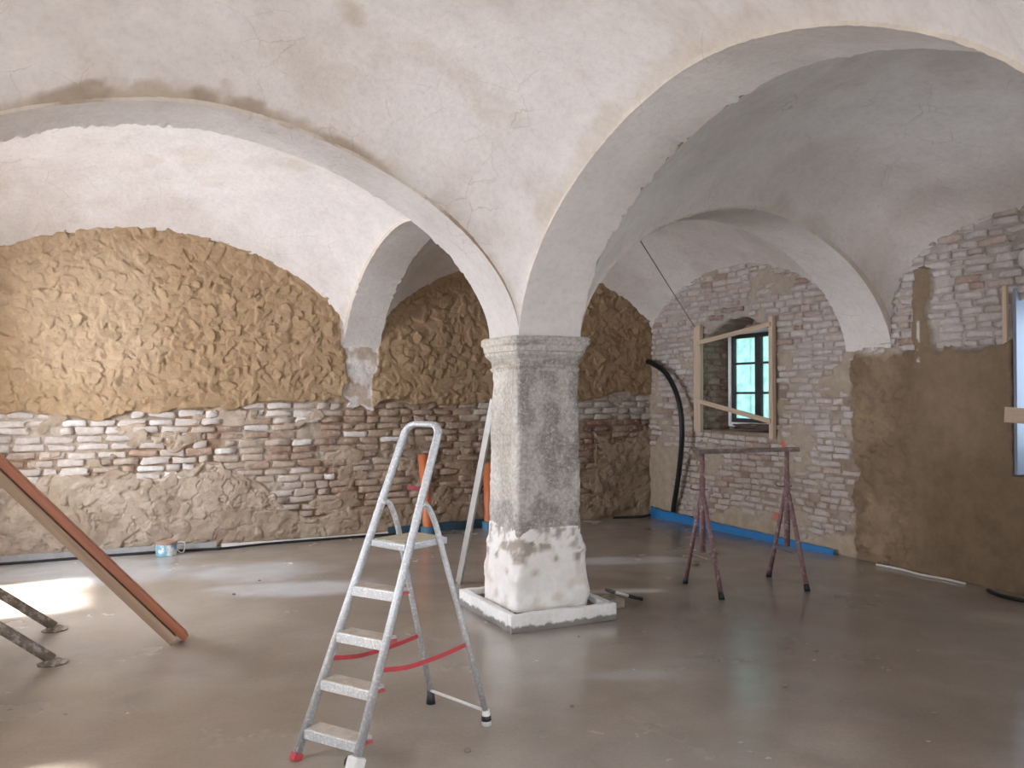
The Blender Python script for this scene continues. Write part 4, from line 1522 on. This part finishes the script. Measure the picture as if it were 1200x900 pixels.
def casement_window(name, X, y0, y1, z0, z1):
    w_ = struct(bpy.data.objects.new(name, None))
    COL.objects.link(w_)
    w_.location = (X, (y0 + y1) / 2, z0)
    cy = (y0 + y1) / 2
    H, W = z1 - z0, y1 - y0

    def part(nm, boxes, mat, parent=w_):
        bm = bmesh.new()
        for (cyy, czz, sy, sz, dx, sx) in boxes:
            box(bm, dx, cyy, czz, sx, sy, sz, None, 0.004)
        return bm_obj(nm, bm, mat, parent)
    t = 0.055
    part('frame', [(-W / 2 + t / 2, H / 2, t, H, 0, 0.09), (W / 2 - t / 2, H / 2, t, H, 0, 0.09), (0, H - t / 2, W - 2 * t, t, 0, 0.09), (0, t / 2, W - 2 * t, t, 0, 0.09)], M_WFRAME)
    for s in (-1, 1):
        a0, a1 = (-W / 2 + t, -0.002) if s < 0 else (0.002, W / 2 - t)
        c = (a0 + a1) / 2
        ww = a1 - a0
        st = 0.052
        hz0, hz1 = t, H - t
        hh = hz1 - hz0
        sash = part('casement', [(a0 + st / 2, H / 2, st, hh, -0.01, 0.05), (a1 - st / 2, H / 2, st, hh, -0.01, 0.05),
                                 (c, hz1 - st / 2, ww - 2 * st, st, -0.01, 0.05), (c, hz0 + st / 2, ww - 2 * st, st, -0.01, 0.05)], M_DFRAME)
        for k in (1, 2):
            part('glazing_bar', [(c, hz0 + hh * k / 3, ww - 2 * st, 0.026, -0.01, 0.034)], M_DFRAME, sash)
        for k in range(3):
            part('pane', [(c, hz0 + hh * (k + 0.5) / 3, ww - 2 * st, hh / 3 - 0.02, 0.0, 0.006)], M_FILM, sash)
    # masonry-coloured panels added to stop light leaking between frame and opening
    g = 0.30
    part('gap_filler', [(-W / 2 - g / 2, H / 2, g, H + 2 * g, 0.075, 0.06), (W / 2 + g / 2, H / 2, g, H + 2 * g, 0.075, 0.06), (0, H + g / 2, W, g, 0.075, 0.06), (0, -g / 2, W, g, 0.075, 0.06)], M_FILLER)
    # outside security bars
    for q in (-0.28, 0.28):
        part('security_bar', [(q * W, H / 2, 0.014, H - 0.1, 0.12, 0.014)], M_DFRAME)
    return w_


casement_window('window_1', 7.40, 7.62, 8.70, 1.27, 2.50)
casement_window('window_2', 7.53, 3.36, 4.60, 1.02, 2.50)



def mat_clear():
    m, nt, b = nodes('clear_glass')
    out = nt.nodes['Material Output']
    nt.nodes.remove(b)
    tp = nt.nodes.new('ShaderNodeBsdfTransparent')
    gl = nt.nodes.new('ShaderNodeBsdfGlossy')
    gl.inputs['Roughness'].default_value = 0.02
    mx = nt.nodes.new('ShaderNodeMixShader')
    mx.inputs[0].default_value = 0.06
    nt.links.new(tp.outputs[0], mx.inputs[1])
    nt.links.new(gl.outputs[0], mx.inputs[2])
    nt.links.new(mx.outputs[0], out.inputs['Surface'])
    return m


M_CLEAR = mat_clear()


def plain_window(name, X, y0, y1, z0, z1):
    w_ = struct(bpy.data.objects.new(name, None))
    COL.objects.link(w_)
    w_.location = (X, (y0 + y1) / 2, z0)
    W, H, t = y1 - y0, z1 - z0, 0.06
    bm = bmesh.new()
    for (cy, cz, sy, sz) in ((-W / 2 + t / 2, H / 2, t, H), (W / 2 - t / 2, H / 2, t, H), (0, t / 2, W - 2 * t, t), (0, H - t / 2, W - 2 * t, t), (0, H / 2, 0.05, H - 2 * t)):
        box(bm, 0, cy, cz, 0.07, sy, sz, None, 0.004)
    bm_obj('frame', bm, M_WFRAME, w_)
    for sgn in (-1, 1):
        bm = bmesh.new()
        box(bm, 0, sgn * (W / 4 - t / 4 + 0.008), H / 2, 0.006, W / 2 - t - 0.025, H - 2 * t, None)
        bm_obj('pane', bm, M_CLEAR, w_)


plain_window('window_3', -1.98, 7.30, 8.60, 1.0, 2.5)
plain_window('window_4', -1.98, 2.90, 4.20, 1.0, 2.5)
plain_window('window_5', -1.98, -1.65, -0.35, 1.0, 2.5)

# timber braces in the window opening
M_PINE = mat_wood('pine_batten', lin(196, 164, 132), lin(222, 196, 166), 0.7, 2, 0.06, 26)
M_PINE_X = mat_wood('pine_lath', lin(200, 172, 140), lin(228, 206, 178), 0.7, 1, 0.06, 26)


def timber(name, p0, p1, sx, sy, mat, label, cat='batten', group=None, up=(1, 0, 0)):
    p0, p1 = Vector(p0), Vector(p1)
    bm = bmesh.new()
    L = (p1 - p0).length
    box(bm, 0, 0, L / 2, sx, sy, L, None, 0.003)
    o = bm_obj(name, bm, mat)
    z = (p1 - p0).normalized()
    x = Vector(up)
    x = (x - z * x.dot(z)).normalized()
    y = z.cross(x)
    o.matrix_world = Matrix.Translation(p0) @ Matrix((x, y, z)).transposed().to_4x4()
    return tag(o, label, cat, group)


timber('batten', (6.957, 8.80, 1.205), (6.957, 8.80, 2.56), 0.05, 0.13, M_PINE, 'wide upright pine batten fixed to the window side nearest the black conduit')
timber('batten', (6.957, 7.47, 1.17), (6.957, 7.47, 2.57), 0.05, 0.065, M_PINE, 'narrow upright pine batten fixed to the window side away from the conduit')
timber('lath', (6.9185, 8.79, 2.335), (6.9185, 7.46, 2.48), 0.02, 0.055, M_PINE, 'upper slanting pine lath nailed across the window battens', 'lath')
timber('lath', (6.9185, 8.80, 1.605), (6.9185, 7.46, 1.37), 0.02, 0.055, M_PINE, 'lower slanting pine lath nailed across the window battens', 'lath')

# foil covered reveal boards and batten of the second window
timber('batten', (6.985, 4.70, 1.85), (6.985, 4.70, 2.60), 0.03, 0.04, M_PINE, 'short pine batten beside the blue lit window')
bm = bmesh.new()
box(bm, 7.08, 4.615, 1.78, 0.20, 0.03, 1.58, None, 0.003)
tag(bm_obj('reveal_board', bm, mat_plain('pale_board', lin(128, 136, 156), 0.5, 0, 0.04)), 'white reveal board standing in the side of the blue lit window', 'board')
timber('lath', (6.94, 4.68, 1.50), (6.94, 3.30, 1.42), 0.022, 0.13, M_PINE, 'pine lath nailed across the blue lit window', 'lath')
bm = bmesh.new()
bmesh.ops.create_icosphere(bm, subdivisions=3, radius=0.09)
for v in bm.verts:
    v.co *= 1 + 0.12 * math.sin(v.co.x * 60 + v.co.z * 45) * math.cos(v.co.y * 50)
    v.co.x *= 0.6
    v.co.z *= 1.1
o = bm_obj('plaster_lump', bm, M_WHITEP, None, True)
o.location = (6.965, 4.47, 2.80)
tag(o, 'white lump of gypsum stuck to the wall above the blue lit window', 'plaster')


# coil of brown cable on the sill
def coil():
    pts = []
    c = Vector((7.16, 7.95, 1.275))
    for i in range(160):
        a = i / 160 * 2 * math.pi * 6
        rr = 0.13 + 0.05 * math.sin(i * 0.13) + random.uniform(-0.008, 0.008)
        pts.append(Vector((0.75 * rr * math.cos(a), 2.2 * rr * math.sin(a), 0.030 * math.sin(a * 0.5 + i * 0.05) + 0.02 * (i / 160))))
    bm = bmesh.new()
    tube(bm, pts, 0.010, 6)
    o = bm_obj('cable_coil', bm, mat_plain('brown_cable', lin(112, 82, 76), 0.6, 0, 0.2), None, True)
    o.location = c
    tag(o, 'tangled coil of brown cable lying on the window sill', 'cable coil')


coil()

# ------------------------------------------------------------------ leaning timbers and props on the left
M_SHUT = mat_wood('orange_glazed_timber', lin(156, 76, 38), lin(196, 104, 58), 0.45, 2, 0.05, 22)
M_RAW = mat_wood('raw_timber_edge', lin(150, 116, 86), lin(186, 152, 118), 0.7, 2, 0.05, 22)


def leaning_beam():
    """two glazed boards strapped face to face, leaning on the left wall"""
    p0 = floor_px(196, 751)
    p1 = Vector((WX0 + 0.02, p0.y + 0.05, 2.36))
    d = (p1 - p0).normalized()
    side = Vector((0, 1, 0))
    nrm = d.cross(side).normalized()
    if nrm.z < 0:
        nrm = -nrm
    L = (p1 - p0).length - 0.05
    rot = Matrix((side, nrm, d)).transposed().to_4x4()
    for k, (off, th, m, label, sh) in enumerate(((0.062, 0.052, M_SHUT, 'orange glazed plank lying uppermost of a leaning pair', 0.0),
                                              (0.0, 0.060, M_RAW, 'raw brown plank lying underneath the orange glazed plank', -0.045))):
        bm = bmesh.new()
        box(bm, 0, 0, L / 2, 0.13, th, L, None, 0.004)
        o = bm_obj('plank', bm, m)
        o.matrix_world = Matrix.Translation(p0 + nrm * (off + 0.045) + d * (-0.062 if k == 0 else -0.012) + side * sh) @ rot
        tag(o, label, 'plank')


leaning_beam()
M_PROP = mat_plain('mortar_caked_pole', lin(128, 112, 96), 0.85, 0, 0.3, 16, speck=lin(176, 166, 154), speck_scale=22, lo=0.5, hi=0.6, bstr=0.6)


def prop(px, py, x_at0, y_at0, label):
    p0 = floor_px(px, py)
    X, D = on_plane_y(x_at0, p0.y)
    Z = EYE - (y_at0 - HORIZON) / F_PX * D
    q = Vector((X, p0.y, Z))
    d = (q - p0).normalized()
    L = (WX0 + 0.06 - p0.x) / d.x
    t = thing('prop_pole', label, 'pole', p0)
    tube_obj('pole', [Vector((0, 0, 0.025)), d * L * 0.3, d * L * 0.6, d * L], [0.034, 0.032, 0.032, 0.031], M_PROP, t, 12, 0.05)
    bm = bmesh.new()
    lathe(bm, [(0.085, 0.0), (0.09, 0.008), (0.06, 0.016), (0.04, 0.03)], 16)
    bm_obj('foot_plate', bm, M_PROP, t)


prop(66, 737, 0, 694, 'caked round prop pole with foot plate standing nearer the brick wall')
prop(64, 776, 0, 734, 'caked round prop pole with foot plate standing farther from the brick wall')


# straightedge leaning on the pillar
def straightedge():
    p0 = Vector((2.90, 7.02, 0))
    p1 = Vector((2.835, 6.145, 1.62))
    o = timber('straightedge', p0, p1, 0.022, 0.075, mat_plain('aluminium_profile', lin(200, 200, 198), 0.4, 0.7, 0.08, 20, speck=lin(206, 202, 196), speck_scale=30),
               'long aluminium plasterer straightedge leaning against the stone pillar', 'straightedge', up=(1, 0.2, 0))


straightedge()


# tin by the wall
def tin():
    p = floor_px(196, 650)
    t = thing('paint_tin', 'small tin with a blue and white wrapper standing by the brick wall', 'tin', (p.x, p.y, 0))
    bm = bmesh.new()
    lathe(bm, [(0.100, 0.0), (0.104, 0.006), (0.104, 0.115), (0.100, 0.118)], 28)
    bm_obj('can', bm, mat_plain('blue_label', lin(116, 180, 206), 0.45, 0, 0.1, 12, speck=lin(232, 232, 230), speck_scale=14, lo=0.48, hi=0.54), t, False)
    bm = bmesh.new()
    lathe(bm, [(0.100, 0.118), (0.108, 0.122), (0.108, 0.142), (0.100, 0.148), (0.092, 0.142)], 28)
    bm_obj('lid', bm, mat_plain('brown_lid', lin(176, 140, 116), 0.55, 0, 0.1), t)
    # carrying handle stretched to one side
    tube_obj('handle', smooth_path([(0.10, -0.02, 0.13), (0.17, -0.03, 0.125), (0.18, -0.02, 0.07), (0.155, 0.0, 0.012), (0.10, 0.02, 0.05)], 6), 0.006, M_WCABLE, t, 6)


tin()


# stone block with a hammer lying on it
def block_and_hammer():
    p = floor_px(721, 710)
    bm = bmesh.new()
    box(bm, 0, 0, 0.035, 0.12, 0.18, 0.07, None, 0.010)
    for v in bm.verts:
        v.co += Vector((random.gauss(0, 0.003), random.gauss(0, 0.003), 0))
    o = bm_obj('stone_block', bm, mat_plain('grey_stone', lin(150, 138, 120), 0.9, 0, 0.2, 20, bstr=0.5))
    a = rd(0.115 * 6.78, 6.78, 0.112)
    b = rd(0.152 * 6.90, 6.90, 0.017)
    hd = (b - a)
    hd.z = 0
    hd.normalize()
    o.location = Vector((a.x, a.y, 0)) + hd * 0.012 + rd(0, -0.03)
    o.rotation_euler = (0, 0, math.atan2(hd.y, hd.x))
    tag(o, 'grey stone block on the floor beside the pillar frame', 'stone')
    t = thing('hammer', 'hammer with pale shaft and black grip resting on a stone block', 'hammer', b)
    d = (b - a)
    tube_obj('shaft', [a - b, a - b + d * 0.55], 0.012, M_WCABLE, t, 8)
    tube_obj('grip', [a - b + d * 0.55, d * 0.0 + Vector((0, 0, 0.004))], [0.014, 0.016], M_BLACKP, t, 10)
    bm = bmesh.new()
    s = d.normalized().cross(Vector((0, 0, 1))).normalized()
    tube(bm, smooth_path([a - b - s * 0.06, a - b, a - b + s * 0.05, a - b + s * 0.085 + Vector((0, 0, 0.02))], 3), [0.017] * 6 + [0.013, 0.010, 0.006, 0.004], 8)
    bm_obj('head', bm, mat_plain('worn_steel', lin(130, 128, 126), 0.45, 0.7, 0.15), t, True)


block_and_hammer()

# small debris
M_CRUMB = mat_plain('mortar_crumb', lin(136, 118, 98), 0.95, 0, 0.2)
crumb_px = [(805, 653), (834, 649), (812, 661), (670, 826), (678, 745), (737, 735), (754, 740), (726, 742), (788, 732), (955, 762), (1040, 785), (1092, 835), (1075, 762), (287, 646), (275, 696), (305, 680), (540, 690), (80, 835), (548, 878), (918, 803)]
for i, (px, py) in enumerate(crumb_px):
    p = floor_px(px, py)
    rr = 0.05 if i < 3 else random.uniform(0.008, 0.016)
    bm = bmesh.new()
    bmesh.ops.create_icosphere(bm, subdivisions=2, radius=rr)
    for v in bm.verts:
        v.co = Vector((v.co.x * random.uniform(0.9, 1.2), v.co.y * random.uniform(0.9, 1.2), max(v.co.z * 0.6, -rr * 0.3)))
    o = bm_obj('mortar_crumb', bm, M_CRUMB, None, False)
    o.location = (p.x, p.y, rr * 0.3)
    if i < 3:
        tag(o, 'fist sized mortar lump on the floor at the foot of the brick and clay wall', 'rubble', 'mortar lumps by the wall')
    else:
        tag(o, 'tiny mortar crumb lying on the screed floor', 'rubble', 'crumbs on the floor')

# ------------------------------------------------------------------ hedge outside the windows
def hedge(cx, cy, cz, rx, ry, rz, n, seed, label):
    r_ = np.random.default_rng(seed)
    V, F = [], []
    for i in range(n):
        q = r_.normal(0, 1, 3)
        q /= np.linalg.norm(q)
        q *= r_.uniform(0.6, 1.0) ** 0.5
        c = np.array([cx, cy, cz]) + q * np.array([rx, ry, rz])
        a, b = r_.normal(0, 1, 3), r_.normal(0, 1, 3)
        a /= np.linalg.norm(a)
        b -= a * a.dot(b)
        b /= np.linalg.norm(b)
        s = r_.uniform(0.05, 0.10)
        k = len(V)
        V += [c - a * s, c + b * s * 0.5, c + a * s, c - b * s * 0.5]
        F.append((k, k + 1, k + 2, k + 3))
    m, nt, b = nodes('leaf')
    b.inputs['Base Color'].default_value = (*lin(104, 150, 84), 1)
    b.inputs['Roughness'].default_value = 0.5
    o = link('shrub', mesh_np('shrub', np.array(V), np.array(F), None, False), m)
    tag(o, label, 'shrub')


hedge(9.6, 7.4, 1.3, 0.9, 1.3, 1.3, 2600, 5, 'leafy green shrub outside behind the film covered window panes')
gr = link('wall_outside', mesh_np('wall_outside', [(7.56, -8, -0.3), (30, -8, -0.3), (30, 25, -0.3), (7.56, 25, -0.3)], [(0, 1, 2, 3)], np.array([lin(120, 140, 90)] * 4)), M_CLAY)
gr.name = 'ground_outside'
struct(gr)
# roof slab over the vaults
bm = bmesh.new()
box(bm, (WX0 + WX1) / 2, (WY0 + WY1) / 2, 4.6, WX1 - WX0 + 1.2, WY1 - WY0 + 1.2, 0.2)
struct(bm_obj('ceiling_slab', bm, M_CRUMB))
